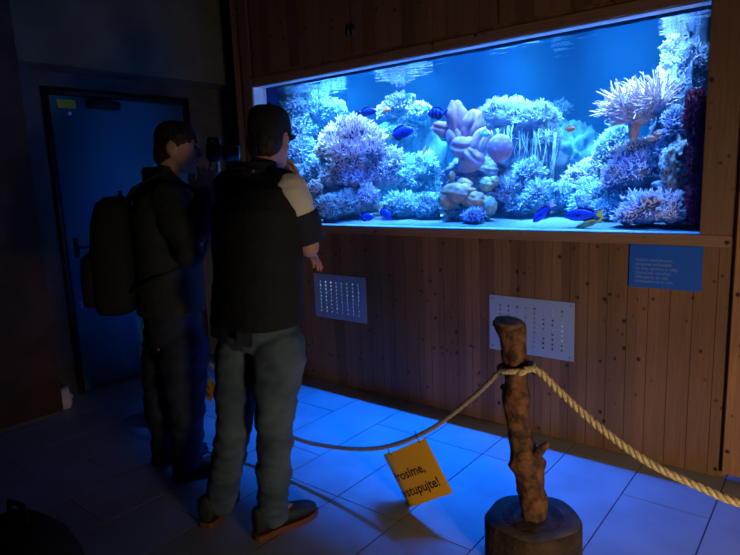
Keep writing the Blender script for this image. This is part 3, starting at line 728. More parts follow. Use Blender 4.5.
fish('surgeonfish', 'deep blue fish resting by the lower left cyan clump', 366, 217, 3.2, 17, .4, 1, ('tang', 'tang_dark'), 0)
fish('wrasse', 'thin pale fish hanging upright left of the leather coral', 424, 151, 3.4, 11, .2, 1, ('fish_white', 'fish_white'), 1.2)

# ------------------------------------------------------------------ people
UP = V((0, 0, 1))
def torso(mb, secs, n=26):
    """secs: (centre, R, F, half width, half depth, exponent)"""
    mb.loft([ring(c, R, F, a, b, n, ex) for c, R, F, a, b, ex in secs])
def hand(mb, wrist, d, normal, side, curl=.5, spread=.12, scale=1.0, thumb=.7):
    """d: along the hand; normal: out of the back of the hand; side: towards the thumb"""
    d = d.normalized(); nrm = (normal - d*normal.dot(d)).normalized(); s = nrm.cross(d).normalized()
    if s.dot(side) < 0: s = -s
    k = scale
    mb.loft([ring(wrist + d*(x*k), s, nrm, a*k, b*k, 14, 2.4) for x, a, b in ((-.02, .026, .020), (.01, .030, .019), (.045, .040, .016), (.085, .041, .014), (.095, .036, .011))])
    for i, (o, L, r) in enumerate(((.030, .072, .0088), (.010, .080, .009), (-.010, .074, .0088), (-.029, .058, .0078))):
        p = wrist + d*(.085*k) + s*(o*k); dr = (d + s*(spread*(1.2-i*.8))).normalized(); pts = [p]; ax = dr
        for j, f in enumerate((.45, .31, .24)):
            a = curl*(.5 if j == 0 else .8)
            ax = (ax*math.cos(a) - nrm*math.sin(a)).normalized() if j == 0 else (ax*math.cos(a) - (ax.cross(s).cross(ax) if False else (nrm*math.cos(curl*j*.6)+d*math.sin(curl*j*.6)))*math.sin(a)).normalized()
            pts.append(pts[-1] + ax*(L*f*k))
        mb.limb(pts, [r*k, r*.95*k, r*.88*k, r*.75*k], 10)
    p = wrist + d*(.02*k) + s*(.030*k) - nrm*(.006*k)
    dr = (d*.7 + s*thumb - nrm*.35).normalized(); p1 = p + dr*.038*k; p2 = p1 + (dr + d*.4 - nrm*.2).normalized()*.030*k; p3 = p2 + (dr*.5 + d*.7 - nrm*.2).normalized()*.022*k
    mb.limb([p, p1, p2, p3], [.014*k, .011*k, .0098*k, .0078*k], 10)
def head(mb, c, R, F, U, k=1.0):
    """c: centre of the head, U up, F to the nose"""
    secs = [(-.118, .030, .034, .052, 2.2), (-.105, .048, .052, .040, 2.2), (-.075, .060, .074, .020, 2.3), (-.04, .068, .088, .006, 2.3), (0, .074, .096, 0, 2.2), (.045, .077, .099, -.004, 2.1), (.08, .070, .090, -.008, 2.05), (.105, .052, .068, -.010, 2.0), (.118, .028, .036, -.012, 2.0)]
    mb.loft([ring(c + U*(z*k) + F*(o*k), R, F, a*k, b*k, 26, e) for z, a, b, o, e in secs])
    mb.tube([c + F*(.088*k) + U*(.018*k), c + F*(.104*k) + U*(-.012*k), c + F*(.116*k) + U*(-.030*k), c + F*(.092*k) + U*(-.044*k)], [.009*k, .012*k, .015*k, .010*k], 10)
    mb.ball(c + F*(.082*k) + U*(.034*k), (.052*k, .016*k, .010*k), 3, R, F, U)
    for s in (-1, 1):
        mb.ball(c + F*(.078*k) + U*(.006*k) + R*(.031*k*s), (.014*k, .012*k, .010*k), 3, R, F, U)
        mb.ball(c + F*(.052*k) + U*(-.028*k) + R*(.040*k*s), (.024*k, .024*k, .022*k), 3, R, F, U)
        mb.ball(c + F*(-.008*k) + U*(-.010*k) + R*(.076*k*s), (.009*k, .021*k, .034*k), 3, R, F, U)
        mb.ball(c + F*(-.012*k) + U*(-.006*k) + R*(.084*k*s), (.005*k, .024*k, .034*k), 3, R, F, U)
    mb.ball(c + F*(.088*k) + U*(-.064*k), (.024*k, .013*k, .006*k), 3, R, F, U)
    mb.ball(c + F*(.086*k) + U*(-.076*k), (.021*k, .013*k, .007*k), 3, R, F, U)
    mb.ball(c + F*(.074*k) + U*(-.104*k), (.022*k, .018*k, .016*k), 3, R, F, U)
def shoe(parent, heel, toe, mats, k=1.0):
    d = (toe-heel); L = d.length; d.normalize(); s = V((-d.y, d.x, 0))
    h = V((heel.x, heel.y, 0))
    e = MB()
    prof = [(.0, .024, .052, .030), (.03, .034, .058, .040), (.10, .038, .060, .052), (.18, .036, .058, .05), (.28, .037, .050, .034), (.42, .040, .040, .02), (.60, .046, .034, .016), (.78, .047, .028, .012), (.92, .036, .022, .010), (1.0, .014, .014, .008)]
    e.loft([ring(h + d*(a*L) + UP*(.022+hh), s, UP, w, hh, 16, 2.2) for a, w, hh, _ in prof])
    e.tube([h + d*(.16*L) + UP*.06, h + d*(.15*L) + UP*.115], [.048, .046], 16)
    b = fuse(e, .006, 'shoe', mats[0], parent, 3)
    q = MB(); out = []
    for a, w in ((-.02, .02), (.01, .034), (.1, .041), (.25, .038), (.42, .041), (.62, .049), (.8, .049), (.94, .036), (1.02, .014)): out.append((a, w))
    lo = [h + d*(a*L) + s*w for a, w in out] + [h + d*(a*L) - s*w for a, w in reversed(out)]
    n = len(lo); q.add([p + UP*.001 for p in lo] + [p + UP*.026 for p in lo], [tuple(reversed(range(n))), tuple(range(n, 2*n))] + [(i, (i+1) % n, n+(i+1) % n, n+i) for i in range(n)])
    q.build('sole', mats[1], b, False)
    la = MB()
    for t in (.30, .37, .44): la.tube([h + d*(t*L) + s*.022 + UP*(.155-.22*t), h + d*(t*L) + UP*(.170-.22*t), h + d*(t*L) - s*.022 + UP*(.155-.22*t)], .0035, 6)
    la.build('laces', mats[2], b)
def lerp3(a, b, f): return a.lerp(b, f)
def ortho(F): F = V((F.x, F.y, 0)).normalized(); return F, V((F.y, -F.x, 0))

def person(nm, label, J, opt):
    e = empty('person', V(((J['ankR'].x+J['ankL'].x)/2, (J['ankR'].y+J['ankL'].y)/2, 0)), label, 'person')
    Fp, Rp = ortho(J['Fp']); Fc, Rc = ortho(J['Fc'])
    pel, nk = J['pel'], J['neck']          # crotch height centre of the pelvis, base of the neck
    ax = (nk-pel)
    def sec(f, a, b, ex=2.4, off=0.0):
        F = (Fp*(1-f)+Fc*f).normalized(); R = V((F.y, -F.x, 0)); return (pel + ax*f + F*off, R, F, a, b, ex)
    SW = J.get('sw', .19)
    # body
    mb = MB()
    torso(mb, [sec(-.03, .13, .10), sec(.08, .165, .115), sec(.2, .165, .112), sec(.4, .145, .10), sec(.62, .165, .115, off=.005), sec(.80, .178, .118), sec(.91, .165, .095), sec(.97, .11, .07), sec(1.0, .062, .06)])
    hc = J['head']; Uh = (hc - nk); Uh = (UP*.8 + Uh.normalized()*.4).normalized() if not J.get('Uh') else J['Uh']
    Fh = J['Fh'].normalized(); Rh = Fh.cross(Uh).normalized(); Uh = Rh.cross(Fh).normalized()
    mb.limb([nk - UP*.03, nk.lerp(hc - Uh*.07, .5) , hc - Uh*.05 - Fh*.02], [.064, .058, .058], 18)
    head(mb, hc, Rh, Fh, Uh, .94)
    for s, kk in (('R', 1), ('L', -1)):
        sh, el, wr = J['sh'+s], J['el'+s], J['wr'+s]
        mb.limb([sh, lerp3(sh, el, .45), el], [.058, .050, .041], 16)
        mb.limb([el, lerp3(el, wr, .3), lerp3(el, wr, .95)], [.041, .043, .027], 16)
        hand(mb, wr, J['hd'+s], J['hn'+s], J['hs'+s], J.get('curl'+s, .5))
        hp, kn, an = J['hip'+s], J['kn'+s], J['ank'+s]
        mb.limb([hp, lerp3(hp, kn, .45), kn], [.088, .078, .056], 18)
        mb.limb([kn, lerp3(kn, an, .3), an], [.055, .054, .038], 18)
        to = J['toe'+s]; fd = V((to.x-an.x, to.y-an.y, 0)); mb.limb([an, an + fd*.5 + UP*(-.035), an + fd*.85 - UP*.045], [.038, .034, .024], 12)
    fuse(mb, .0055, 'body', M['skin'], e, 3)
    for s in (-1, 1):
        q = MB(); q.ball(hc + Fh*.0885 + Uh*.006 + Rh*(.031*s), (.006, .006, .006), 2); q.build('eye', M['eye'], e)
    # trousers
    mb = MB()
    torso(mb, [sec(-.05, .12, .10), sec(.06, .178, .128), sec(.17, .180, .128), sec(.235, .172, .124)])
    for s in ('R', 'L'):
        hp, kn, an = J['hip'+s], J['kn'+s], J['ank'+s]
        g = opt.get('leg', 1.0)
        mb.limb([hp, lerp3(hp, kn, .3), lerp3(hp, kn, .65), kn, lerp3(kn, an, .45), lerp3(kn, an, .85), an + UP*.0], [.104*g, .100*g, .086*g, .074*g, .070*g, .066*g, .066*g], 22)
    tr = fuse(mb, .008, 'jeans', M[opt['jeans']], e, 3, .010, (9, 9, 20), opt.get('seed', 0))
    # pocket and belt
    for s in (-1, 1):
        q = MB(); cs = [sec(f, .182, .1325) for f in (.02, .10, .12)]
        pts = []
        for c, R, F, a, b, ex in (cs[0], cs[2]):
            for x in (.35, .75): pts.append(c + R*(s*a*x) - F*(b*1.03*(1-.12*x*x)))
        q.add(pts, [(0, 1, 3, 2)]); q.add([p + cs[0][2]*.012 for p in pts], [(2, 3, 1, 0)])
        q.build('back_pocket', M[opt['jeans']], tr, False)
    # top: torso garment
    mb = MB(); g = opt.get('bulk', 0.0); b0 = opt.get('hem', .13)
    torso(mb, [sec(b0, .182+g, .136+g), sec(.3, .176+g, .134+g), sec(.45, .172+g, .13+g), sec(.62, .182+g, .136+g), sec(.80, .192+g, .138+g), sec(.92, .178+g*.6, .112+g*.5), sec(.98, .115, .082), sec(1.03, .075, .073)])
    lim = opt['sleeve']
    for s in ('R', 'L'):
        sh, el, wr = J['sh'+s], J['el'+s], J['wr'+s]
        if lim == 'vest': mb.limb([sh.lerp(nk, .45), sh.lerp(nk, .12)], [.070, .074], 16)
        else:
            mb.limb([sh.lerp(nk, .2), lerp3(sh, el, .45), el, lerp3(el, wr, .4), lerp3(el, wr, .93)], [.082, .073, .062, .060, .046], 18)
    fuse(mb, .008, opt['top_name'], M[opt['top']], e, 3, opt.get('wr', .008), (10, 10, 16), 3.3)
    q = MB(); cn = nk + ax.normalized()*.02
    Fn = Fc; q2 = [ring(cn + UP*z - Fn*o, Rc, Fc, r, r, 22, 2) for z, r, o in ((-.02, .086, 0), (.035, .079, .004), (.04, .073, .004), (-.015, .078, 0))]
    q.loft(q2 + [q2[0]], cap=False); q.build('collar', M[opt['top']], e)
    if lim == 'vest':
        for s in ('R', 'L'):
            sh, el = J['sh'+s], J['el'+s]
            q = MB(); q.limb([sh.lerp(nk, .05), lerp3(sh, el, .25), lerp3(sh, el, .50)], [.073, .070, .066], 18)
            tag(fuse(q, .008, 'shoulder_panel', M['pale'], e, 2, .004), 'pale grey panel')
            q = MB(); rr = [ring(lerp3(sh, el, f), *axes(sh, el), r, r, 20, 2) for f, r in ((.42, .076), (.5, .077), (.75, .074), (.92, .070), (.92, .055), (.5, .055))]
            q.loft(rr, cap=False); q.build('sleeve', M['navy'], e)
    # hair / cap
    R1, F1, U1 = Rh, Fh, Uh
    Rh, Fh, Uh = Rh*.94, Fh*.94, Uh*.94
    q = MB()
    rr = []
    for z, a, b, o in ((-.085, .045, .03, -.066), (-.06, .066, .058, -.050), (-.02, .0765, .078, -.032), (.03, .082, .104, -.004), (.07, .078, .102, -.006), (.10, .064, .082, -.010), (.122, .040, .05, -.012), (.13, .012, .015, -.012)):
        rr.append(ring(hc + Uh*z + Fh*o, Rh, Fh, a, b, 26, 2.2))
    q.loft(rr); fuse(q, .006, 'hair', M['hair'], e, 2, .004, (60, 60, 30))
    if opt.get('cap'):
        q = MB(); rr = [ring(hc + Uh*z + Fh*o, Rh, Fh, a, b, 28, 2.25) for z, a, b, o in ((.012, .084, .107, -.004), (.03, .085, .108, -.004), (.075, .084, .106, -.006), (.112, .076, .092, -.008), (.132, .056, .066, -.010), (.140, .02, .025, -.010))]
        q.loft(rr); cp = q.build('cap', M['cap'], e)
        q = MB(); top = []
        for j in range(13):
            a = PI*(j/12); top.append((math.cos(a)*.078, math.sin(a)*.075))
        A = [hc + Uh*(.024-.10*y*y*4*0-.012*(y/.075)) + Fh*(.072+y*1.0) + Rh*x for x, y in top]; n = len(A); B = [p + Uh*.004 for p in A]
        q.add(A+B, [tuple(range(n)), tuple(reversed(range(n, 2*n)))] + [(i, n+i, n+(i+1) % n, (i+1) % n) for i in range(n)])
        q.build('brim', M['cap'], cp, False)
        q = MB(); q.ball(hc + Uh*.15 - Fh*.01, (.009, .009, .005), 2); q.build('button', M['cap'], cp)
    for s in ('R', 'L'): shoe(e, J['heel'+s], J['toe'+s], (M['shoe'], M[opt['sole']], M['rubber']))
    return e, dict(Fc=Fc, Rc=Rc, sec=sec, hc=hc, Fh=F1, Rh=R1, Uh=U1)
def axes(a, b):
    t = (b-a).normalized(); u = t.orthogonal().normalized(); return u, t.cross(u)

# the person in a cap, close to the window
def fl(x, y): return V((x, y, 0))
JR = dict(Fp=V((.10, .99, 0)), Fc=V((.16, .98, 0)), Fh=V((-.32, .94, -.10)),
    pel=at(257, 338, 2.34), neck=at(258, 177, 2.36), head=at(270, 139, 2.41),
    hipR=at(279, 345, 2.28), hipL=at(241, 347, 2.39), knR=at(275, 424, 2.28), knL=at(234, 424, 2.40),
    ankR=V((-1.79, 1.50, .085)), ankL=V((-2.045, 1.43, .085)), heelR=V((-1.812, 1.415, 0)), toeR=V((-1.745, 1.705, 0)), heelL=V((-2.05, 1.345, 0)), toeL=V((-2.175, 1.60, 0)),
    shR=at(291, 191, 2.27), elR=at(309, 247, 2.33), wrR=at(300, 190, 2.60), shL=at(226, 189, 2.49), elL=at(236, 258, 2.56), wrL=at(300, 243, 2.50),
    hdR=at(291, 160, 2.62)-at(300, 190, 2.60), hnR=CR*1+CF*.3, hsR=-CF, curlR=.55,
    hdL=at(326, 270, 2.42)-at(300, 243, 2.50), hnL=CU*.8+CR*.3, hsL=-CF*.4+CU, curlL=.25)
pr, IR = person('person', 'person in dark cap, black top and faded jeans standing close to the window', JR,
    dict(jeans='jeans', top='vest', top_name='vest', sleeve='vest', cap=True, sole='sole', hem=.10, bulk=.022, wr=.004, seed=2.0))
# strap round the neck with a buckle
m = MB(); nk = JR['neck']
pts = [nk + IR['Rc']*(.088*math.cos(a)) + IR['Fc']*(.088*math.sin(a)) + UP*(.018 - .02*math.sin(a)) for a in (PI*1.05*i/14 + PI*.98 for i in range(15))]
m.tube(pts, .010, 8, .3); st = m.build('neck_strap', M['navy'], pr)
m = MB(); bp = nk + IR['Rc']*.066 - IR['Fc']*.066 + UP*.022; m.obox(bp, IR['Rc'], IR['Fc'], UP, .018, .006, .007, .002); tag(m.build('buckle', M['metal'], st), 'pale metal buckle')

# the person with a camera
JL = dict(Fp=V((.45, .89, 0)), Fc=V((.58, .81, 0)), Fh=V((.72, .69, -.08)),
    pel=at(174, 340, 2.76), neck=at(162, 180, 2.74), head=at(177, 148, 2.735),
    hipR=at(184, 345, 2.69), hipL=at(166, 345, 2.83), knR=at(187, 410, 2.68), knL=at(162, 405, 2.84),
    ankR=V((-2.50, 1.575, .085)), ankL=V((-2.75, 1.62, .085)), heelR=V((-2.53, 1.50, 0)), toeR=V((-2.40, 1.755, 0)), heelL=V((-2.79, 1.545, 0)), toeL=V((-2.66, 1.80, 0)),
    shR=at(168, 206, 2.58), elR=at(190, 255, 2.53), wrR=at(206, 192, 2.60), shL=at(172, 205, 2.92), elL=at(199, 240, 2.96), wrL=at(211, 186, 2.82),
    hdR=at(207, 160, 2.66)-at(206, 192, 2.60), hnR=-CF+CR*.3, hsR=-CR, curlR=.5,
    hdL=at(220, 164, 2.78)-at(211, 186, 2.82), hnL=CR+CF*.2, hsL=-CF, curlL=.5)
pl, IL = person('person', 'person in dark jacket raising a camera in front of the blue door', JL,
    dict(jeans='jeans_dark', top='jacket', top_name='jacket', sleeve='long', sole='sole_dark', hem=.19, bulk=.018, wr=.005, seed=7.0, leg=1.06))

# the camera at the face
Fh, Rh = IL['Fh'], IL['Rh']; Uh = IL['Uh']
cc = IL['hc'] + Fh*.165 - Uh*.012
e = empty('camera', cc - Uh*.05, 'black camera held up to the face by the person in the jacket', 'camera')
m = MB(); m.obox(cc, Rh, Fh, Uh, .066, .024, .042, .008); m.obox(cc + Rh*.05 + Fh*.012, Rh, Fh, Uh, .020, .034, .042, .01); m.build('camera_body', M['rubber'], e)
m = MB(); m.obox(cc + Uh*.052, Rh, Fh, Uh, .024, .028, .016, .006); m.build('viewfinder', M['rubber'], e)
m = MB(); rr = [(0.02, .034), (.05, .034), (.052, .037), (.085, .037), (.087, .034), (.115, .036), (.118, .031)]
m.tube([cc + Fh*a for a, r in rr], [r for a, r in rr], 24); ln = m.build('lens', M['rubber'], e)
m = MB(); m.tube([cc + Fh*.1175, cc + Fh*.1195], [.028, .027], 24); m.build('lens_glass', M['lens'], ln)
m = MB(); m.tube([cc + Rh*.05 + Uh*.043, cc + Rh*.05 + Uh*.05], .008, 10); m.build('shutter_button', M['metal'], e)
m = MB()
nk = JL['neck']
m.tube([cc + Rh*.068 + Uh*.02, cc + Rh*.085 - Uh*.09, nk + IL['Fc']*.11 + IL['Rc']*.06 - UP*.04, nk + IL['Rc']*.088 + UP*.02, nk - IL['Fc']*.085 + UP*.035, nk - IL['Rc']*.088 + UP*.02, nk + IL['Fc']*.11 - IL['Rc']*.06 - UP*.04, cc - Rh*.085 - Uh*.09, cc - Rh*.068 + Uh*.02], .007, 8, .4)
m.build('neck_strap', M['black'], e)

# backpack on that person's back
Fc, Rc = IL['Fc'], IL['Rc']; bc = JL['pel'].lerp(JL['neck'], .58)
bk = bc - Fc*.228
e = empty('backpack', bk - UP*.27, 'black backpack worn by the person with the camera', 'backpack')
m = MB(); tilt = (JL['neck']-JL['pel']).normalized()
m.loft([ring(bk + tilt*z - Fc*o, Rc, Fc, a, b, 28, 3.4) for z, a, b, o in ((-.275, .10, .05, .0), (-.262, .135, .080, .0), (-.20, .15, .094, .0), (0, .152, .095, 0), (.14, .145, .086, -.004), (.215, .125, .07, -.010), (.245, .085, .04, -.015))])
m.build('main_bag', M['pack'], e)
m = MB(); pb = bk - Fc*.095
m.loft([ring(pb + tilt*z, Rc, Fc, a, b, 24, 3.2) for z, a, b in ((-.235, .08, .02), (-.225, .112, .036), (-.12, .12, .044), (-.02, .115, .036), (0.0, .09, .015))])
pk = m.build('front_pocket', M['pack'], e)
for x, z in ((.05, -.03), (-.06, -.12), (.09, -.2)):
    m = MB(); p = pb + Rc*x + tilt*z - Fc*.042; m.tube([p, p - UP*.03], .004, 6); m.build('zip_pull', M['metal'], pk)
for s in (-1, 1):
    sh = JL['shR'] if s > 0 else JL['shL']; q = JL['neck'].lerp(sh, .55)
    m = MB(); m.tube([bk + Rc*(.08*s) + tilt*.2 + Fc*.06, q - Fc*.13 + UP*.03, q + UP*.098, q + Fc*.13 + UP*.01, q + Fc*.185 - tilt*.16, q + Rc*(s*.05) + Fc*.14 - tilt*.30, q + Rc*(s*.09) - Fc*.06 - tilt*.36, bk + Rc*(.13*s) - tilt*.17 + Fc*.08], .024, 8, .25, up=Rc if False else None)
    m.build('shoulder_strap', M['pack'], e)
m = MB(); p = bk + tilt*.235 + Fc*.045; m.tube([p - Rc*.03, p - Rc*.025 + UP*.03, p + Rc*.025 + UP*.03, p + Rc*.03], .006, 8); m.build('grab_loop', M['pack'], e)

# ------------------------------------------------------------------ rope barrier
def smooth_path(pts, n):
    """Catmull-Rom"""
    P_ = [pts[0]*2-pts[1]] + pts + [pts[-1]*2-pts[-2]]; out = []
    for i in range(len(pts)-1):
        a, b, c, d = P_[i:i+4]
        for j in range(n):
            t = j/n; out.append(.5*((b*2) + (c-a)*t + (a*2-b*5+c*4-d)*t*t + (b*3-a-c*3+d)*t**3))
    out.append(pts[-1].copy()); return out
def rope_mesh(mb, path, R, pitch, seg=7):
    """three laid strands"""
    acc = [0.0]
    for a, b in zip(path, path[1:]): acc.append(acc[-1] + (b-a).length)
    t0 = (path[1]-path[0]).normalized(); u = t0.orthogonal().normalized(); fr = []
    for i, p in enumerate(path):
        t = (path[min(i+1, len(path)-1)] - path[max(i-1, 0)]).normalized(); u = (u - t*u.dot(t)).normalized(); fr.append((p, u.copy(), t.cross(u)))
    for s in range(3):
        pts = []
        for (p, a, b), L in zip(fr, acc):
            th = 2*PI*(L/pitch + s/3); pts.append(p + (a*math.cos(th)+b*math.sin(th))*R*.52)
        mb.tube(pts, R*.56, seg)
def resample(path, step):
    out = [path[0].copy()]; need = step
    for a, b in zip(path, path[1:]):
        d = (b-a).length; pos = 0.0
        while d - pos >= need: pos += need; out.append(a.lerp(b, pos/d)); need = step
        need -= d - pos
    out.append(path[-1].copy()); return out

ST_C = V((-.855, 1.985, 0)); ST_H = .150
def log_post(cx, cy, lean, label, top_dz=0.0, seed=0.0):
    e = empty('rope_post', (cx, cy, 0), label, 'post', 'log posts of the rope barrier')
    m = MB(); A = 40; rings = []
    def rad(a, z): return .172*(1 + .05*math.sin(2*a+seed) + .035*math.sin(5*a+1+seed) + .03*noise.noise(V((math.cos(a)*3, math.sin(a)*3, z*4+seed))))
    for z in (0, .01, .05, .09, .13, ST_H-.006, ST_H-.001):
        k = .985 if z in (0, ) else (.97 if z == ST_H-.001 else 1.0)
        rings.append([V((cx+math.cos(a)*rad(a, z)*k, cy+math.sin(a)*rad(a, z)*k, z+.001)) for a in (2*PI*j/A for j in range(A))])
    m.loft(rings); m.build('stump_base', M['bark_dark'], e)
    m = MB(); tr = []
    for f in (.96, .6, .3, .02): tr.append([V((cx+math.cos(a)*rad(a, ST_H)*f, cy+math.sin(a)*rad(a, ST_H)*f, ST_H+.001+.0015*math.sin(f*40))) for a in (2*PI*j/A for j in range(A))])
    bot = [[p - UP*.004 for p in tr[0]]]; m.loft(bot+tr); tag(m.build('cut_face', M['stump_top'], e), 'grey sawn top of the stump')
    a0 = V((cx, cy, ST_H-.005)); a1 = V((cx, cy, 0)) + lean
    path = [a0.lerp(a1, f) + V((.008*math.sin(f*9+seed), .008*math.cos(f*7), 0)) for f in (i/40 for i in range(41))]
    m = MB(); rings = []; A = 22; d = (a1-a0).normalized(); X = d.orthogonal().normalized(); X = (V((1, 0, 0)) - d*d.x).normalized(); Y = d.cross(X)
    for i, p in enumerate(path):
        f = i/40; r0 = .047 + .004*math.sin(f*8+seed) - .004*f + (.014*math.exp(-((f-.30)/.03)**2)) + (.012*math.exp(-((f-.62)/.04)**2)) + .012*max(0, f-.93)/.07
        row = []
        for j in range(A):
            a = 2*PI*j/A; k = 1 + .20*noise.noise(V((math.cos(a)*2.2, math.sin(a)*2.2, f*9+seed))) + .13*noise.noise(V((math.cos(a)*6, math.sin(a)*6, f*24)))
            tip = (.020*math.cos(a-2.8) if i == 40 else 0)
            row.append(p + (X*math.cos(a) + Y*math.sin(a))*r0*k + d*tip)
        rings.append(row)
    m.loft(rings); m.build('log', M['bark'], e)
    top = rings[-1]; m = MB(); c0 = sum(top, V((0, 0, 0)))/A
    m.loft([[c0 + (q-c0)*.93 - d*.003 for q in top], [c0 + (q-c0)*.93 + d*.002 for q in top], [c0 + (q-c0)*.4 + d*.002 for q in top]]); tag(m.build('sawn_top', M['cut'], e), 'pale sawn end')
    k = path[13]; m = MB(); m.limb([k, k + X*.055 + UP*.02, k + X*.085 + UP*.055], [.028, .020, .012], 12); m.build('branch_stub', M['bark'], e)
    k = path[26]; m = MB(); m.limb([k, k - X*.05 + UP*.015], [.026, .014], 12); m.build('branch_stub', M['bark'], e)
    k = path[39]; m = MB(); m.tube([k - X*.03, k - X*.075 + UP*.012], [.016, .004], 10); m.build('splinter', M['bark'], e)
    return e, path
e, lp = log_post(ST_C.x, ST_C.y, V((-.112, .020, .895)), 'barked log post on a stump holding up the rope in front of the window')
tie = lp[31]
e2, lp2 = log_post(-3.32, 2.02, V((.0, .0, .80)), 'log post of the barrier hidden behind the two people', seed=4.0)
tie2 = lp2[20]
# loops round the post belong to the ropes
def loop(mb, c, r, R, tilt):
    pts = [c + V((math.cos(a)*r, math.sin(a)*r, tilt*math.cos(a))) for a in (2*PI*j/48 for j in range(49))]
    rope_mesh(mb, pts, R, .045)
# left rope
KL = [tie + V((-.05, .0, -.012)), V((-1.10, 1.985, .585)), V((-1.31, 1.965, .395)), V((-1.55, 1.945, .262)), V((-1.82, 1.935, .196)), V((-2.10, 1.935, .172)), V((-2.40, 1.95, .215)), V((-2.72, 1.99, .350)), V((-3.0, 2.005, .47)), tie2 + V((.05, 0, 0))]
pathL = resample(smooth_path(KL, 24), .010)
m = MB(); rope_mesh(m, pathL, .0105, .05, 6)
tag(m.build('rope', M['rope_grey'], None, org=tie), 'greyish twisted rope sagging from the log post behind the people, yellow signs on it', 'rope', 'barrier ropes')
KR = [tie + V((.035, -.055, -.004)), V((-.845, 1.975, .742)), V((-.762, 1.985, .674)), V((-.615, 1.975, .576)), V((-.45, 1.955, .502)), V((-.292, 1.935, .472)), V((-.188, 1.92, .462)), V((.0, 1.9, .475)), V((.25, 1.875, .56)), V((.55, 1.85, .72))]
pathR = resample(smooth_path(KR, 24), .012)
m = MB(); rope_mesh(m, pathR, .0138, .075, 8); loop(m, tie + V((.002, 0, .0)), .062, .0115, .008)
tag(m.build('rope', M['rope'], None, org=tie), 'straw-coloured twisted rope looped round the log post and running off to the right', 'rope', 'barrier ropes')
e3, lp3 = log_post(.62, 1.85, V((.0, .0, .88)), 'log post at the far right end of the straw-coloured rope', seed=8.0)

# yellow signs on the rope
def notice(label, TR, wdir, down, away, W=.36, H=.245, u0=.13, R=.08, ties=True):
    e = empty('hanging_sign', TR, label, 'sign', 'yellow signs on the rope')
    def pos(u, v, off=0.0):
        if u >= u0: s_, k, n = u, 0, -away
        else:
            th = (u0-u)/R; s_, k = u0 - R*math.sin(th), R*(1-math.cos(th)); n = -(away*math.cos(th)) - wdir*math.sin(th)
        return TR - wdir*(W-s_) + down*v + away*k + n*off
    m = MB(); n = 40; rows = (0, .5, 1)
    fr = [[pos(W*i/n, H*r, .0008) for i in range(n+1)] for r in rows]; bk = [[pos(W*i/n, H*r, -.0008) for i in range(n+1)] for r in rows]
    for A, flip in ((fr, False), (bk, True)):
        vs = [p for r in A for p in r]; q = n+1
        m.add(vs, [((j*q+i, (j+1)*q+i, (j+1)*q+i+1, j*q+i+1) if not flip else (j*q+i, j*q+i+1, (j+1)*q+i+1, (j+1)*q+i)) for j in range(2) for i in range(n)])
    m.build('sheet', M['yellow'], e)
    for u in (u0+.01, W-.035):
        m = MB(); p = pos(u, .012, .002); m.tube([p, pos(u, 0, .004), pos(u, -.03*H/.245, .002), pos(u, -.045*H/.245, 0)], .0016, 6); m.build('tie_cord', M['rubber'], e)
    for t, v in (('Prosíme,', .125), ('nevstupujte!', .200)):
        m = MB(); vs, fs = text_mesh(t, .058*min(1, W/.36), 'CENTER', bold=.0011)
        m.add([pos(W*.5 + p.x, v*H/.245 - p.y, .0016) for p in vs], fs)
        m.build('lettering', M['ink'], e, False)
    return e
sy = 1.95
TR, TL, BR = aty(425, 438, sy), aty(379, 458, sy), aty(450, 489, sy)
wd = (TR-TL).normalized(); dn = (BR-TR); dn = (dn - wd*dn.dot(wd)).normalized(); aw = dn.cross(wd).normalized()
if aw.y < 0: aw = -aw
notice('yellow sign with black lettering hanging from the rope between the log post and the people', TR, wd, dn, aw)
TR = aty(217, 388, 2.0); wd = V((.80, .0, -.60)).normalized(); dn = V((-.5, 0, -.8)); dn = (dn - wd*dn.dot(wd)).normalized(); aw = dn.cross(wd).normalized()
if aw.y < 0: aw = -aw
notice('small part of a yellow sign showing between the two people', TR, wd, dn, aw, W=.22, H=.13, u0=.08, R=.05)

# dark bag at the lower left
bx, by = -1.99, .63
e = empty('bag', (bx, by, 0), 'dark rounded bag on the floor at the lower left corner', 'bag')
Fb = V((.2, -.98, 0)).normalized(); Rb = V((.98, .2, 0)).normalized()
m = MB(); m.loft([ring(V((bx, by, z)), Rb, Fb, a, b, 28, 3) for z, a, b in ((.003, .17, .11), (.02, .20, .13), (.16, .21, .14), (.30, .19, .13), (.38, .15, .10), (.42, .09, .06), (.43, .03, .02))])
m.build('main_bag', M['pack'], e)
m = MB(); m.loft([ring(V((bx, by, z)) + Fb*.12, Rb, Fb, a, b, 24, 3) for z, a, b in ((.05, .10, .02), (.07, .14, .04), (.2, .14, .05), (.28, .12, .03), (.3, .06, .015))]); m.build('front_pocket', M['pine_trim' if False else 'brown_cloth'] if 'brown_cloth' in M else P('brown_cloth', (.10, .06, .03), .85), e)
m = MB(); m.tube([V((bx, by, .41)) - Rb*.05, V((bx, by, .48)) - Rb*.03, V((bx, by, .48)) + Rb*.03, V((bx, by, .41)) + Rb*.05], .009, 8); m.build('grab_loop', M['pack'], e)

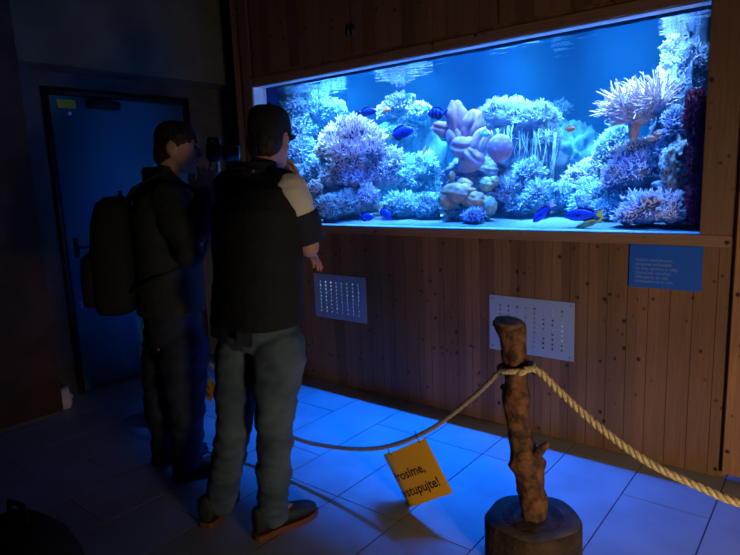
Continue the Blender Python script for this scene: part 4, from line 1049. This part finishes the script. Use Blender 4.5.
# ------------------------------------------------------------------ lights
def area(name, loc, rot, sx, sy, col, power, spread=180):
    l = bpy.data.lights.new(name, 'AREA'); l.shape = 'RECTANGLE'; l.size = sx; l.size_y = sy; l.color = col; l.energy = power; l.spread = math.radians(spread)
    o = bpy.data.objects.new(name, l); COL.objects.link(o); o.location = loc; o.rotation_euler = rot; return o
for x, p in ((-3.1, 75), (-2.35, 66), (-1.65, 62), (-1.05, 40)):
    area('tank_lamp', (x, 3.58, 2.52), (math.radians(9), 0, 0), .45, .30, (.23, .54, 1.0), p*1.4, 60)
for x, p in ((-3.15, 34), (-2.45, 27), (-1.7, 25), (-.95, 34)):
    area('front_fill', (x, 3.27, 2.52), (math.radians(13), 0, 0), .5, .12, (.23, .52, 1.0), p*1.55, 50)  # added fill row to brighten the coral fronts
for x, p in ((-2.45, 32), (-1.75, 46), (-1.05, 24)):
    area('blue_tube', (x, 3.122, 2.155), (math.radians(-1), 0, 0), .62, .022, (.0, .15, 1.0), p*1.2, 72)
area('cupboard_lamp', (-2.6, 3.25, .99), (0, 0, 0), .7, .1, (.3, .6, 1.0), 9)
area('cupboard_lamp', (-1.22, 3.36, .98), (math.radians(12), 0, 0), .12, .06, (.3, .6, 1.0), .9, 50)
area('corridor_lamp', (.1, 4.2, 2.6), (0, 0, 0), .6, .6, (.03, .15, 1.0), 40)
area('exhibit_light', (1.46, .7, .50), (math.radians(87), 0, math.radians(44)), .9, .4, (1.0, .74, .46), 23, 90)
wl = bpy.data.worlds.new('world'); SC.world = wl; wl.use_nodes = True
wl.node_tree.nodes['Background'].inputs[0].default_value = (.25, .35, .6, 1); wl.node_tree.nodes['Background'].inputs[1].default_value = .0015
SC.view_settings.view_transform = 'Standard'; SC.view_settings.look = 'None'; SC.view_settings.gamma = 1; SC.view_settings.use_curve_mapping = False
SC.view_settings.exposure = 0.0
SC.cycles.use_denoising = True
SC.cycles.max_bounces = 8; SC.cycles.volume_bounces = 0; SC.cycles.transparent_max_bounces = 12
SC.cycles.caustics_reflective = False; SC.cycles.caustics_refractive = False
